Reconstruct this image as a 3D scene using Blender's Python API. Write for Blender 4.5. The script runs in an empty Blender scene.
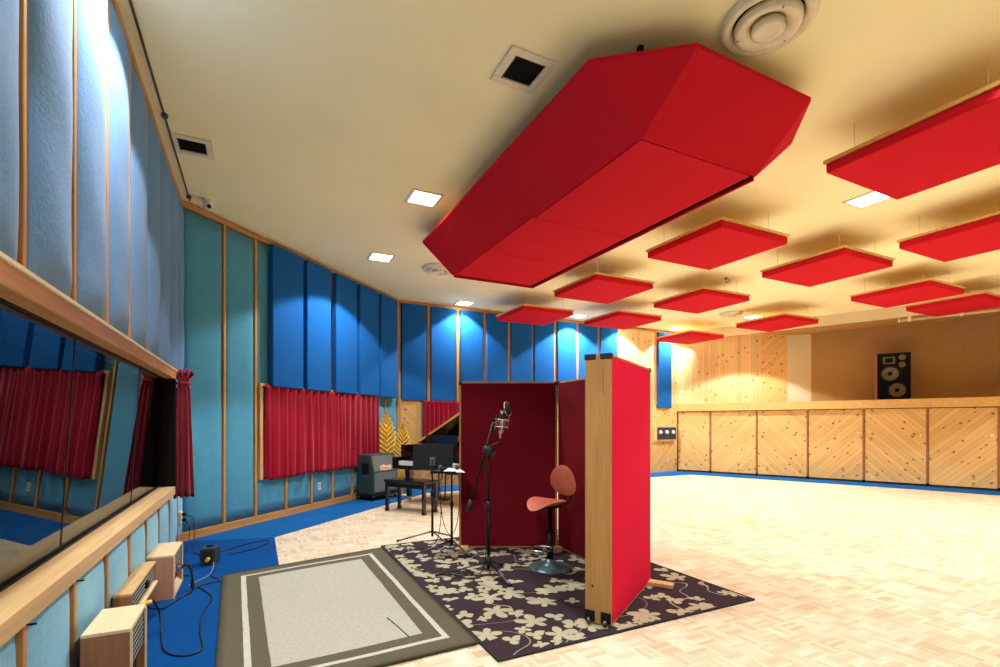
import bpy, bmesh, math, random
from mathutils import Vector, Matrix
random.seed(7)
PI = math.pi
sc = bpy.context.scene
COL = sc.collection

# ------------------------------------------------------------------ room frame
# The room is an octagonal studio; A runs across it, B runs along the control room wall.
A = Vector((.8957, .4447)); B = Vector((-.4447, .8957))
RA = math.atan2(A.y, A.x)                   # local x -> A, local y -> B
def ab(a, b): return A * a + B * b
CEIL = 3.98

def lin(r, g, b):
    f = lambda c: (c/255/12.92) if c/255 <= .04045 else ((c/255+.055)/1.055)**2.4
    return (f(r), f(g), f(b), 1)

# ------------------------------------------------------------------ materials
class NT:
    def __init__(s, name):
        s.m = bpy.data.materials.new(name); s.m.use_nodes = True
        s.t = s.m.node_tree; s.n = s.t.nodes; s.l = s.t.links
        s.n.clear()
        s.out = s.n.new('ShaderNodeOutputMaterial')
        s.p = s.n.new('ShaderNodeBsdfPrincipled')
        s.l.new(s.p.outputs[0], s.out.inputs[0])
    def put(s, sock, v):
        if v is None: return
        if isinstance(v, bpy.types.NodeSocket): s.l.new(v, sock)
        else: sock.default_value = v
    def math(s, op, a, b=None, c=None):
        n = s.n.new('ShaderNodeMath'); n.operation = op
        for i, v in enumerate((a, b, c)): s.put(n.inputs[i], v) if v is not None else None
        return n.outputs[0]
    def obj(s): return s.n.new('ShaderNodeTexCoord').outputs['Object']
    def uv(s): return s.n.new('ShaderNodeTexCoord').outputs['UV']
    def mapping(s, v, loc=(0,0,0), rot=(0,0,0), scale=(1,1,1)):
        n = s.n.new('ShaderNodeMapping'); s.put(n.inputs[0], v)
        n.inputs[1].default_value = loc; n.inputs[2].default_value = rot; n.inputs[3].default_value = scale
        return n.outputs[0]
    def sep(s, v):
        n = s.n.new('ShaderNodeSeparateXYZ'); s.put(n.inputs[0], v); return n.outputs
    def comb(s, x=0, y=0, z=0):
        n = s.n.new('ShaderNodeCombineXYZ')
        for i, v in enumerate((x, y, z)): s.put(n.inputs[i], v)
        return n.outputs[0]
    def noise(s, v, scale, detail=3, rough=.5, dist=0):
        n = s.n.new('ShaderNodeTexNoise'); s.put(n.inputs['Vector'], v)
        n.inputs['Scale'].default_value = scale; n.inputs['Detail'].default_value = detail
        n.inputs['Roughness'].default_value = rough; n.inputs['Distortion'].default_value = dist
        return n.outputs['Fac']
    def white(s, v):
        n = s.n.new('ShaderNodeTexWhiteNoise'); n.noise_dimensions = '3D'; s.put(n.inputs['Vector'], v); return n.outputs['Value']
    def ramp(s, fac, stops, const=False):
        n = s.n.new('ShaderNodeValToRGB'); s.put(n.inputs[0], fac); r = n.color_ramp
        if const: r.interpolation = 'CONSTANT'
        while len(r.elements) < len(stops): r.elements.new(.5)
        for e, (p, c) in zip(r.elements, stops): e.position = p; e.color = c if len(c) == 4 else (*c, 1)
        return n.outputs[0]
    def mix(s, fac, a, b, mode='MIX'):
        n = s.n.new('ShaderNodeMix'); n.data_type = 'RGBA'; n.blend_type = mode
        s.put(n.inputs[0], fac); s.put(n.inputs[6], a); s.put(n.inputs[7], b)
        return n.outputs[2]
    def bump(s, h, strength=.2, dist=.01):
        n = s.n.new('ShaderNodeBump'); n.inputs['Strength'].default_value = strength
        n.inputs['Distance'].default_value = dist; s.put(n.inputs['Height'], h)
        s.l.new(n.outputs[0], s.p.inputs['Normal'])
    def done(s, color=None, rough=.6, metal=0, spec=.4, sheen=0):
        s.put(s.p.inputs['Base Color'], color); s.put(s.p.inputs['Roughness'], rough)
        s.p.inputs['Metallic'].default_value = metal
        s.p.inputs['Specular IOR Level'].default_value = spec
        if sheen: s.p.inputs['Sheen Weight'].default_value = sheen; s.p.inputs['Sheen Roughness'].default_value = .5
        return s.m

def mul(c, k): return (min(c[0]*k, 1), min(c[1]*k, 1), min(c[2]*k, 1), 1)

def fabric(name, c, scale=60, var=.12, bump=.15, sheen=0, big=2.5, dist=.003):
    t = NT(name); o = t.obj()
    n1 = t.noise(o, scale, 2); n2 = t.noise(o, big, 4, .6)
    f = t.math('ADD', t.math('MULTIPLY', n1, .5), t.math('MULTIPLY', n2, .5))
    col = t.ramp(f, [(.3, mul(c, 1-var)), (.7, mul(c, 1+var))])
    t.bump(t.math('ADD', n1, t.math('MULTIPLY', n2, .6)), bump, dist)
    return t.done(col, .95, spec=.12, sheen=sheen)

def plain(name, c, rough=.5, metal=0, spec=.4, var=.06, scale=18):
    t = NT(name); n = t.noise(t.obj(), scale, 3)
    return t.done(t.ramp(n, [(.3, mul(c, 1-var)), (.7, mul(c, 1+var))]), rough, metal, spec)

def wood(name, c, axis='x', rough=.45, var=.3, scale=1.0):
    """straight grained timber; grain runs along the object's own axis"""
    t = NT(name); o = t.obj()
    sc_ = {'x': (1.2, 22, 22), 'y': (22, 1.2, 22), 'z': (22, 22, 1.2)}[axis]
    g = t.noise(t.mapping(o, scale=tuple(v*scale for v in sc_)), 1.0, 5, .6, .6)
    g2 = t.noise(t.mapping(o, scale=tuple(v*scale*4 for v in sc_)), 1.0, 2, .5)
    f = t.math('ADD', t.math('MULTIPLY', g, .75), t.math('MULTIPLY', g2, .25))
    col = t.ramp(f, [(.3, mul(c, 1-var)), (.55, c), (.72, mul(c, 1+var*.5))])
    t.bump(f, .08, .003)
    return t.done(col, rough, spec=.35)

def oak_board(name, c):
    t = NT(name); o = t.obj(); x, y, z = t.sep(o)
    g = t.noise(t.mapping(o, scale=(20, 20, 1.3)), 1.0, 5, .6, 1.2); g2 = t.noise(t.mapping(o, scale=(90, 90, 3)), 1.0, 2)
    f = t.math('ADD', t.math('MULTIPLY', g, .7), t.math('MULTIPLY', g2, .3))
    col = t.ramp(f, [(.3, mul(c, .72)), (.52, c), (.7, mul(c, 1.16))])
    def spot(y0, z0, ry, rz, k):
        global_d = t.math('ADD', t.math('POWER', t.math('DIVIDE', t.math('SUBTRACT', y, y0), ry), 2), t.math('POWER', t.math('DIVIDE', t.math('SUBTRACT', z, z0), rz), 2))
        return t.math('MULTIPLY', t.math('LESS_THAN', global_d, 1), k)
    m = t.math('MAXIMUM', spot(.13, .27, .008, .012, .85), spot(.055, 1.66, .003, .10, .7))
    col = t.mix(m, col, lin(60, 34, 16)); t.bump(f, .08, .003)
    return t.done(col, .5, spec=.3)

def planks(name, c, angle, width, horiz=False, knots=True, var=.11):
    """boards laid in the object's x-z plane, running at an angle to the vertical"""
    t = NT(name); x, y, z = t.sep(t.obj())
    ca, sa = math.cos(angle), math.sin(angle)
    u = t.math('ADD', t.math('MULTIPLY', x, ca), t.math('MULTIPLY', z, sa))      # across the boards
    v = t.math('SUBTRACT', t.math('MULTIPLY', z, ca), t.math('MULTIPLY', x, sa)) # along the boards
    q = t.math('DIVIDE', u, width); idx = t.math('FLOOR', q); fr = t.math('FRACT', q)
    rnd = t.white(t.comb(idx, 3.1, 1.7))
    vv = t.math('ADD', v, t.math('MULTIPLY', rnd, 9))
    grain = t.noise(t.comb(t.math('MULTIPLY', u, 45), t.math('MULTIPLY', vv, 2.2), idx), 1.0, 4, .6, .8)
    f = t.math('ADD', t.math('MULTIPLY', grain, .45), t.math('MULTIPLY', rnd, .55))
    col = t.ramp(f, [(.15, mul(c, 1-var*1.3)), (.5, c), (.85, mul(c, 1+var))])
    if knots:
        vo = t.n.new('ShaderNodeTexVoronoi'); vo.voronoi_dimensions = '2D'
        t.put(vo.inputs['Vector'], t.comb(t.math('MULTIPLY', u, 1.0), t.math('MULTIPLY', vv, .75), 0)); vo.inputs['Scale'].default_value = 3.6
        k = t.ramp(vo.outputs['Distance'], [(.055, (1, 1, 1)), (.10, (0, 0, 0))])
        col = t.mix(t.math('MULTIPLY', k, .8), col, lin(128, 76, 34))
    edge = t.math('LESS_THAN', t.math('ABSOLUTE', t.math('SUBTRACT', fr, .5)), .47)
    col = t.mix(t.math('MULTIPLY', t.math('SUBTRACT', 1, edge), .6), col, mul(c, .35))
    t.bump(edge, .25, .004)
    return t.done(col, .42, spec=.35)

def parquet():
    t = NT('parquet'); x, y, z = t.sep(t.mapping(t.obj(), rot=(0, 0, -RA)))
    S = .145; N = 5
    qx = t.math('DIVIDE', x, S); qy = t.math('DIVIDE', y, S)
    ix = t.math('FLOOR', qx); iy = t.math('FLOOR', qy)
    fx = t.math('FRACT', qx); fy = t.math('FRACT', qy)
    chk = t.math('FLOORED_MODULO', t.math('ADD', ix, iy), 2)
    a = t.math('ADD', t.math('MULTIPLY', fx, chk), t.math('MULTIPLY', fy, t.math('SUBTRACT', 1, chk)))
    along = t.math('ADD', t.math('MULTIPLY', y, chk), t.math('MULTIPLY', x, t.math('SUBTRACT', 1, chk)))
    st = t.math('FLOOR', t.math('MULTIPLY', a, N)); sf = t.math('FRACT', t.math('MULTIPLY', a, N))
    r = t.white(t.comb(ix, iy, st)); r2 = t.white(t.comb(ix, iy, 77.7))
    grain = t.noise(t.comb(t.math('MULTIPLY', a, 9), t.math('MULTIPLY', along, 5), r), 3.0, 3)
    f = t.math('ADD', t.math('ADD', t.math('MULTIPLY', r, .55), t.math('MULTIPLY', r2, .25)), t.math('MULTIPLY', grain, .2))
    col = t.ramp(f, [(.12, lin(206, 180, 142)), (.5, lin(232, 214, 182)), (.88, lin(243, 231, 206))])
    line = t.math('LESS_THAN', t.math('ABSOLUTE', t.math('SUBTRACT', sf, .5)), .46)
    col = t.mix(t.math('MULTIPLY', t.math('SUBTRACT', 1, line), .5), col, lin(150, 112, 70))
    return t.done(col, .33, spec=.4)

def flower_rug():
    t = NT('floral_rug_pile'); o = t.obj(); x, y, z = t.sep(o)
    dark = lin(62, 46, 52); cream = lin(194, 186, 152)
    wob = t.noise(o, 9, 2)
    def blossoms(scale, R, lobes, seed, pick, rnd_=.85):
        p = t.comb(t.math('ADD', x, seed), t.math('ADD', y, seed*1.7), 0)
        v = t.n.new('ShaderNodeTexVoronoi'); v.voronoi_dimensions = '2D'; t.put(v.inputs['Vector'], p)
        v.inputs['Scale'].default_value = scale; v.inputs['Randomness'].default_value = rnd_
        px_, py_, _ = t.sep(v.outputs['Position']); gx, gy, _ = t.sep(p)
        dx = t.math('SUBTRACT', gx, px_); dy = t.math('SUBTRACT', gy, py_)
        rr = t.sep(v.outputs['Color'])
        r = t.math('SQRT', t.math('ADD', t.math('MULTIPLY', dx, dx), t.math('MULTIPLY', dy, dy)))
        th = t.math('ADD', t.math('ARCTAN2', dy, dx), t.math('MULTIPLY', rr[0], 6.28))
        pet = t.math('ABSOLUTE', t.math('COSINE', t.math('MULTIPLY', th, lobes/2)))
        pet = t.math('POWER', pet, .8)
        gap = t.math('COSINE', th)
        lim = t.math('MULTIPLY', t.math('ADD', .2, t.math('MULTIPLY', pet, .8)), t.math('ADD', R, t.math('MULTIPLY', gap, R*.22)))
        lim = t.math('ADD', lim, t.math('MULTIPLY', t.math('SUBTRACT', wob, .5), R*.5))
        m = t.math('LESS_THAN', r, lim)
        return t.math('MULTIPLY', m, t.math('LESS_THAN', rr[1], pick))
    m = blossoms(3.6, .118, 5, .3, .5, .95)
    m = t.math('MAXIMUM', m, blossoms(6.0, .075, 3, 4.1, .4))
    m = t.math('MAXIMUM', m, blossoms(7.5, .06, 4, 9.7, .25))
    w = t.noise(t.mapping(o, loc=(3, 1, 0)), 1.7, 1, .4, .4)
    vine = t.math('LESS_THAN', t.math('ABSOLUTE', t.math('SUBTRACT', w, .5)), .0045)
    m = t.math('MAXIMUM', m, t.math('MULTIPLY', vine, .75))
    pile = t.noise(o, 220, 2)
    col = t.mix(m, dark, cream)
    col = t.mix(t.math('MULTIPLY', pile, .35), col, (.02, .015, .015, 1), 'MIX')
    t.bump(t.math('ADD', t.math('MULTIPLY', m, .5), pile), .35, .004)
    return t.done(col, .95, spec=.1)

def border_rug(W, L):
    t = NT('grey_rug_weave'); u, v, _ = t.sep(t.uv())
    e = t.math('MINIMUM', t.math('MINIMUM', u, t.math('SUBTRACT', W, u)), t.math('MINIMUM', v, t.math('SUBTRACT', L, v)))
    e = t.math('ADD', e, t.math('MULTIPLY', t.math('SUBTRACT', t.noise(t.uv(), 4, 2), .5), .012))
    dk = lin(104, 97, 78); lt = lin(214, 210, 196); inn = lin(196, 192, 176)
    c = t.ramp(t.math('MULTIPLY', e, 2), [(0, dk), (.27, lt), (.345, dk), (.54, inn)], True)
    rib = t.math('SINE', t.math('MULTIPLY', v, 420)); n = t.noise(t.mapping(t.uv(), scale=(30, 120, 1)), 1.0, 2)
    c = t.mix(t.math('MULTIPLY', t.math('ADD', t.math('MULTIPLY', rib, .2), t.math('POWER', n, 1.6)), .62), c, mul(dk, .5))
    t.bump(t.math('ADD', rib, n), .3, .003)
    return t.done(c, .95, spec=.1)

def grille_cloth():
    t = NT('woven_grille_cloth'); x, y, z = t.sep(t.obj())
    a = t.math('SINE', t.math('MULTIPLY', t.math('ADD', y, z), 120)); b = t.math('SINE', t.math('MULTIPLY', t.math('SUBTRACT', y, z), 120))
    m = t.math('GREATER_THAN', t.math('MULTIPLY', a, b), .18)
    return t.done(t.mix(m, lin(28, 34, 38), lin(196, 204, 190)), .8, spec=.2)

def emit(name, c, s):
    t = NT(name); e = t.n.new('ShaderNodeEmission'); e.inputs[0].default_value = (*c, 1); e.inputs[1].default_value = s
    t.l.new(e.outputs[0], t.out.inputs[0]); return t.m

def window_glass():
    t = NT('window_glass'); fr = t.n.new('ShaderNodeFresnel'); fr.inputs[0].default_value = 1.85
    tr = t.n.new('ShaderNodeBsdfTransparent'); tr.inputs[0].default_value = (.55, .62, .62, 1)
    gl = t.n.new('ShaderNodeBsdfGlossy'); gl.inputs['Roughness'].default_value = 0; gl.inputs['Color'].default_value = (.78, .84, .86, 1)
    mx = t.n.new('ShaderNodeMixShader'); t.l.new(fr.outputs[0], mx.inputs[0]); t.l.new(tr.outputs[0], mx.inputs[1]); t.l.new(gl.outputs[0], mx.inputs[2])
    t.l.new(mx.outputs[0], t.out.inputs[0]); return t.m

M = dict(
    blue=fabric('royal_blue_fabric', lin(24, 92, 162), 90, .08, .1),
    paleteal=fabric('pale_teal_velour', lin(138, 204, 232), 40, .12, .25, .2),
    teal=fabric('teal_velour', lin(74, 150, 180), 40, .12, .25, .2),
    greyblue=fabric('blue_grey_velour', lin(98, 142, 190), 55, .10, .3, .1, dist=.005),
    red=fabric('red_cloud_fabric', lin(202, 27, 42), 120, .05, .06),
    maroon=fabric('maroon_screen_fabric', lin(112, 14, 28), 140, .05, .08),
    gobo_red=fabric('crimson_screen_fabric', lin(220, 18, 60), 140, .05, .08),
    curtain=fabric('dark_red_velvet', lin(156, 20, 44), 60, .12, .15, .15),
    ceiling=plain('cream_ceiling_paint', lin(251, 244, 197), .9, spec=.1, var=.025, scale=1.2),
    cream=plain('cream_wall_paint', lin(226, 212, 176), .9, spec=.1, var=.03, scale=1.5),
    brown=plain('tan_wall_paint', lin(178, 140, 88), .9, spec=.1, var=.04, scale=2),
    carpet=fabric('blue_carpet', lin(0, 70, 134), 260, .16, .4),
    carpet2=fabric('blue_carpet_other_nap', lin(16, 90, 152), 260, .14, .4),
    parquet=parquet(),
    trimx=wood('oak_trim_x', lin(206, 150, 84), 'x'), trimz=wood('oak_trim_z', lin(206, 148, 80), 'z'),
    palex=wood('pale_oak_x', lin(222, 184, 130), 'x', var=.2), palez=wood('pale_oak_z', lin(216, 174, 116), 'z', var=.2),
    goboz=oak_board('oak_screen_z', lin(180, 132, 74)), gobox=wood('oak_screen_x', lin(186, 140, 82), 'x', .5, .22),
    pinex=wood('pine_ledge', lin(230, 186, 112), 'x', var=.2),
    birch=wood('birch_ply', lin(236, 208, 164), 'y', .5, .12), walnut=wood('walnut_veneer', lin(164, 108, 68), 'z', .5, .25),
    rosewood=wood('rose_brown_veneer', lin(186, 130, 100), 'z', .5, .15),
    ply=wood('plywood_edge', lin(222, 178, 100), 'x', .6, .15),
    pv=planks('vertical_pine_boards', lin(232, 196, 138), 0, .085),
    pl=planks('diagonal_pine_boards_falling', lin(230, 186, 116), PI/4, .088),
    pr=planks('diagonal_pine_boards_rising', lin(230, 186, 116), -PI/4, .088),
    black=plain('black_powder_coat', (.007, .007, .008, 1), .5, spec=.2), gloss=plain('black_piano_lacquer', (.006, .006, .007, 1), .08, spec=.6),
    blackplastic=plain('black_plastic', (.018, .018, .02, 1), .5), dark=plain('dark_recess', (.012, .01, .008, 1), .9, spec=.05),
    tolex=plain('dark_green_grey_vinyl', lin(48, 60, 62), .6), ampcloth=fabric('grey_amp_cloth', lin(112, 120, 118), 160, .15, .2),
    metal=plain('chrome', (.75, .75, .76, 1), .2, 1), nickel=plain('satin_nickel_brass', (.72, .62, .48, 1), .3, 1),
    steel=plain('dark_steel', (.16, .17, .18, 1), .32, 1), white=plain('white_plastic', lin(236, 232, 220), .45),
    offwhite=plain('off_white_enamel', lin(232, 222, 192), .5), speakerblack=plain('black_speaker_vinyl', (.005, .005, .005, 1), .7, spec=.12), ivory=plain('ivory_key', lin(240, 236, 222), .25),
    gold=plain('bronze_plate', (.6, .4, .14, 1), .35, .8), yellow=plain('yellow_plug', lin(230, 190, 60), .5),
    leaf=wood('gilded_leaf', lin(240, 204, 92), 'z', .5, .25), terracotta=plain('terracotta_moulded_plastic', lin(196, 104, 76), .5, spec=.3),
    basemetal=plain('grey_painted_base', lin(86, 108, 112), .32, .3), paper=plain('white_paper', lin(232, 232, 228), .8),
    grille=grille_cloth(), lamp=emit('lit_diffuser', (1, .95, .84), 14), glass=window_glass(),
    rug=flower_rug(), binding=fabric('dark_rug_binding', lin(52, 48, 52), 200, .1, .2), bind2=fabric('olive_rug_binding', lin(70, 65, 50), 200, .1, .2),
    cone=plain('tan_speaker_cone', lin(112, 102, 74), .8, spec=.15), cable=plain('black_cable', (.012, .014, .016, 1), .45), cableg=plain('grey_cable', lin(128, 140, 148), .5),
    amber=plain('label_patch', lin(226, 190, 150), .8), redink=plain('red_ink', lin(190, 50, 40), .8), track=plain('cream_track', lin(206, 184, 138), .5),
)

# ------------------------------------------------------------------ mesh helpers
class MB:
    def __init__(s): s.v = []; s.f = []; s.uv = None; s.M = Matrix()
    def add(s, vs, fs):
        o = len(s.v); s.v += [tuple(s.M @ Vector(p)) for p in vs]; s.f += [tuple(i+o for i in f) for f in fs]; return s
    def box(s, x0, y0, z0, x1, y1, z1):
        x0, x1 = sorted((x0, x1)); y0, y1 = sorted((y0, y1)); z0, z1 = sorted((z0, z1))
        return s.add([(x0,y0,z0),(x1,y0,z0),(x1,y1,z0),(x0,y1,z0),(x0,y0,z1),(x1,y0,z1),(x1,y1,z1),(x0,y1,z1)],
                     [(0,3,2,1),(4,5,6,7),(0,1,5,4),(1,2,6,5),(2,3,7,6),(3,0,4,7)])
    def prism(s, pts, z0, z1):
        """pts counter-clockwise seen from above"""
        n = len(pts)
        return s.add([(p[0], p[1], z0) for p in pts] + [(p[0], p[1], z1) for p in pts],
                     [tuple(range(n-1, -1, -1)), tuple(range(n, 2*n))] + [(i, (i+1) % n, n+(i+1) % n, n+i) for i in range(n)])
    def prism_y(s, pts, y0, y1):
        """pts (x,z) extruded along y"""
        n = len(pts)
        return s.add([(p[0], y0, p[1]) for p in pts] + [(p[0], y1, p[1]) for p in pts],
                     [tuple(range(n)), tuple(range(2*n-1, n-1, -1))] + [((i+1) % n, i, n+i, n+(i+1) % n) for i in range(n)])
    def lathe(s, prof, n=24, c=(0, 0, 0), closed=False):
        vs = []; fs = []; k = len(prof)
        for i in range(n):
            a = 2*PI*i/n
            vs += [(c[0]+r*math.cos(a), c[1]+r*math.sin(a), c[2]+z) for r, z in prof]
        for i in range(n):
            j = (i+1) % n
            for q in range(k if closed else k-1):
                w = (q+1) % k
                fs.append((i*k+q, j*k+q, j*k+w, i*k+w))
        if not closed:
            if prof[0][0] > 1e-6: fs.append(tuple(i*k for i in range(n-1, -1, -1)))
            if prof[-1][0] > 1e-6: fs.append(tuple(i*k+k-1 for i in range(n)))
        return s.add(vs, fs)
    def tube(s, path, r, n=8):
        P = [Vector(p) for p in path]; vs = []; fs = []; k = len(P)
        rs = r if isinstance(r, (list, tuple)) else [r]*k
        t0 = (P[1]-P[0]).normalized(); up = Vector((0, 0, 1)) if abs(t0.z) < .9 else Vector((1, 0, 0))
        x = t0.cross(up).normalized()
        for i in range(k):
            t = (P[min(i+1, k-1)]-P[max(i-1, 0)]).normalized()
            x = (x - t*x.dot(t)).normalized(); y = t.cross(x)
            vs += [tuple(P[i] + (x*math.cos(2*PI*j/n)+y*math.sin(2*PI*j/n))*rs[i]) for j in range(n)]
        for i in range(k-1):
            for j in range(n): fs.append((i*n+j, i*n+(j+1) % n, (i+1)*n+(j+1) % n, (i+1)*n+j))
        fs += [tuple(range(n-1, -1, -1)), tuple((k-1)*n+j for j in range(n))]
        return s.add(vs, fs)
    def ball(s, c, r, n=12, m=8, sz=1):
        return s.lathe([(0 if i in (0, m) else r*math.sin(PI*i/m), -r*sz*math.cos(PI*i/m)) for i in range(m+1)], n, c)
    def torus(s, c, R, r, n=24, m=8, a0=0, a1=2*PI, axis='z'):
        full = abs(a1-a0-2*PI) < 1e-6; k = n if full else n+1
        pts = []
        for i in range(k):
            a = a0+(a1-a0)*i/n; u, w = R*math.cos(a), R*math.sin(a)
            pts.append({'z': (c[0]+u, c[1]+w, c[2]), 'y': (c[0]+u, c[1], c[2]+w), 'x': (c[0], c[1]+u, c[2]+w)}[axis])
        if full: pts += [pts[0], pts[1]]
        return s.tube(pts, r, m)
    def build(s, name, mat, parent=None, loc=None, rotz=0, smooth=False, bevel=0, solid=0, keep=False):
        me = bpy.data.meshes.new(name); me.from_pydata(s.v, [], s.f); me.update()
        if not keep:
            bm = bmesh.new(); bm.from_mesh(me); bmesh.ops.recalc_face_normals(bm, faces=bm.faces); bm.to_mesh(me); bm.free()
        if s.uv:
            l = me.uv_layers.new(name='UVMap')
            for p in me.polygons:
                for li in p.loop_indices: l.data[li].uv = s.uv[me.loops[li].vertex_index]
        o = bpy.data.objects.new(name, me); COL.objects.link(o)
        me.materials.append(mat)
        if parent: o.parent = parent
        if loc is not None: o.location = loc; o.rotation_euler = (0, 0, rotz)
        if smooth:
            for p in me.polygons: p.use_smooth = True
        if solid:
            m = o.modifiers.new('thickness', 'SOLIDIFY'); m.thickness = solid; m.offset = 0
        if bevel:
            m = o.modifiers.new('soft_edges', 'BEVEL'); m.width = bevel; m.segments = 2; m.limit_method = 'ANGLE'; m.angle_limit = math.radians(40)
        return o

def V3(p, z=0): return (p[0], p[1], z)
def tag(o, label, cat, group=None, kind=None):
    o['label'] = label; o['category'] = cat
    if group: o['group'] = group
    if kind: o['kind'] = kind
    return o
def thing(name, label, cat, loc=(0, 0, 0), rotz=0, group=None):
    o = bpy.data.objects.new(name, None); o.empty_display_size = .1; COL.objects.link(o)
    o.location = loc; o.rotation_euler = (0, 0, rotz)
    return tag(o, label, cat, group)
def struct(o, label=None, cat=None):
    o['kind'] = 'structure'
    if label: o['label'] = label; o['category'] = cat
    return o
def copy_tree(root, loc, rotz, label):
    r = root.copy(); COL.objects.link(r); r.location = loc; r.rotation_euler = (0, 0, rotz); r['label'] = label
    for ch in list(root.children):
        c = ch.copy(); COL.objects.link(c); c.parent = r
        for g in ch.children:
            d = g.copy(); COL.objects.link(d); d.parent = c
    return r
def catmull(pts, n=8):
    P = [Vector(p) for p in pts]; P = [P[0]*2-P[1]] + P + [P[-1]*2-P[-2]]; out = []
    for i in range(1, len(P)-2):
        for k in range(n):
            t = k/n; a, b, c, d = P[i-1], P[i], P[i+1], P[i+2]
            out.append(.5*((2*b)+(c-a)*t+(2*a-5*b+4*c-d)*t*t+(3*b-a-3*c+d)*t**3))
    out.append(P[-2]); return out

class Wall:
    """a wall line: local x along it, room on the -y side"""
    def __init__(s, p, d): s.p = Vector(p); s.d = Vector(d).normalized(); s.rz = math.atan2(s.d.y, s.d.x); s.n = Vector((s.d.y, -s.d.x))
    def at(s, t, off=0, z=0): q = s.p + s.d*t + s.n*off; return (q.x, q.y, z)

WL = Wall(ab(-.8, 0), B)                          # control room side
C1 = ab(-.8, 6.74)
W2 = Wall(C1, (.3186, .9479)); L2 = 4.874
C2 = Vector(W2.at(L2)[:2])
C4 = Vector((5.05, 14.1)); L3 = (C4-C2).length
W3 = Wall(C2, C4-C2)
CNT = [Vector(p) for p in ((5.08, 14.08), (5.80, 13.56), (6.69, 12.82), (7.57, 12.10), (8.42, 11.385), (9.26, 10.65), (10.05, 9.90), (11.0, 8.95), (11.9, 8.0))]
W4 = Wall(C4, (.9563, -.2924)); L4 = 2.832
P5 = Vector(W4.at(L4)[:2]); P6 = Vector(W4.at(L4+.57)[:2])
W6 = Wall(P6, (.78, -.63)); L6 = 5.6
P7 = Vector(W6.at(L6)[:2])
PB = ab(-.8, -2.0)

# ------------------------------------------------------------------ floor, ceiling, outer walls
MB().box(-7, -7, -.1, 17, 17, 0).build('floor', M['parquet'])['kind'] = 'structure'
MB().box(-7, -7, CEIL, 17, 17, CEIL+.1).build('ceiling', M['ceiling'])['kind'] = 'structure'
R1, R2, R3 = Vector((12.9, 7.2)), Vector((12.9, -3.2)), Vector((1.4, -4.2))
def wallbox(name, p, q, z0, z1, mat, th=.1):
    w = Wall(p, q-p); L = (q-p).length
    o = MB().box(0, 0, z0, L, th, z1).build(name, mat, loc=V3(p), rotz=w.rz); o['kind'] = 'structure'; return o
wallbox('wall_right', R1, R2, 0, CEIL, M['pv']); wallbox('wall_back', R2, R3, 0, CEIL, M['teal']); wallbox('wall_back_corner', R3, PB, 0, CEIL, M['teal'])
wallbox('wall_right_corner', CNT[-1], R1, 0, CEIL, M['pv'])

# ------------------------------------------------------------------ carpet
def carpet(name, pts, mat):
    o = MB().prism([(p[0], p[1]) for p in pts], -.002, .006).build(name, mat); o['kind'] = 'structure'
    return o
INN = Vector((-2.718, 5.918)); off = .88
I2 = W2.p + W2.n*off
def inter(p, d, q, e):
    den = d.x*e.y-d.y*e.x; t = ((q.x-p.x)*e.y-(q.y-p.y)*e.x)/den; return p+d*t
I23 = inter(W2.p+W2.n*off, W2.d, W3.p+W3.n*off, W3.d)
carpet('carpet_left', [PB, ab(.197, -2.0), INN, C1], M['carpet'])
carpet('carpet_far_left', [C1, INN, I23, C2], M['carpet2'])
CI = []
for i, p in enumerate(CNT):
    d = (CNT[min(i+1, len(CNT)-1)]-CNT[max(i-1, 0)]).normalized(); CI.append(p + Vector((d.y, -d.x))*.78)
I34 = inter(W3.p+W3.n*off, W3.d, CI[0], CI[1]-CI[0])
carpet('carpet_far', [C2, I23, I34, C4], M['carpet2'])
cm = MB()
q = [C4]+CNT[1:]; qi = [I34]+CI[1:]
for i in range(len(q)-1): cm.prism([tuple(q[i]), tuple(qi[i]), tuple(qi[i+1]), tuple(q[i+1])], -.002, .006)
cm.build('carpet_right', M['carpet2'])['kind'] = 'structure'

# ------------------------------------------------------------------ padded fabric bays
def padded(w, z0, z1, bulge, seed, edge=.012, nu=16, nv=30, flat=.0):
    rnd = random.Random(seed); ph = [rnd.uniform(0, 6.28) for _ in range(8)]
    g = MB(); vs = []; fs = []; h = z1-z0
    for j in range(nv+1):
        v = j/nv; z = z0+h*v
        e = min(1, (v*h/.16)) if v < .5 else min(1, ((1-v)*h/.16)); e = max(e, 0)**.5
        for i in range(nu+1):
            u = i/nu; x = w*u
            p = max(0, 1-abs(2*u-1)**(2.4+flat*4))**.75
            wr = .003*(math.sin(9*v*h+ph[0]+4*u)+math.sin(5*v*h+ph[1]-6*u)*.8)*(4*u*(1-u)) if bulge > .04 else .0015*math.sin(3*v*h+ph[2]+5*u)
            vs.append((x, -(edge+(bulge*(1+.03*math.sin(2.3*z+ph[3])))*p*(.35+.65*e)+wr*e), z))
    W_ = nu+1
    for j in range(nv):
        for i in range(nu): fs.append((j*W_+i, j*W_+i+1, (j+1)*W_+i+1, (j+1)*W_+i))
    ring = [i for i in range(W_)] + [j*W_+nu for j in range(1, nv+1)] + [nv*W_+i for i in range(nu-1, -1, -1)] + [j*W_ for j in range(nv-1, 0, -1)]
    base = len(vs)
    for i in ring: vs.append((vs[i][0], 0, vs[i][2]))
    n = len(ring)
    for k in range(n): fs.append((ring[(k+1) % n], ring[k], base+k, base+(k+1) % n))
    fs.append(tuple(base+k for k in range(n)))
    return g.add(vs, fs)

ORD = ['first', 'second', 'third', 'fourth', 'fifth', 'sixth', 'seventh', 'eighth', 'ninth', 'tenth', 'eleventh', 'twelfth']
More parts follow.
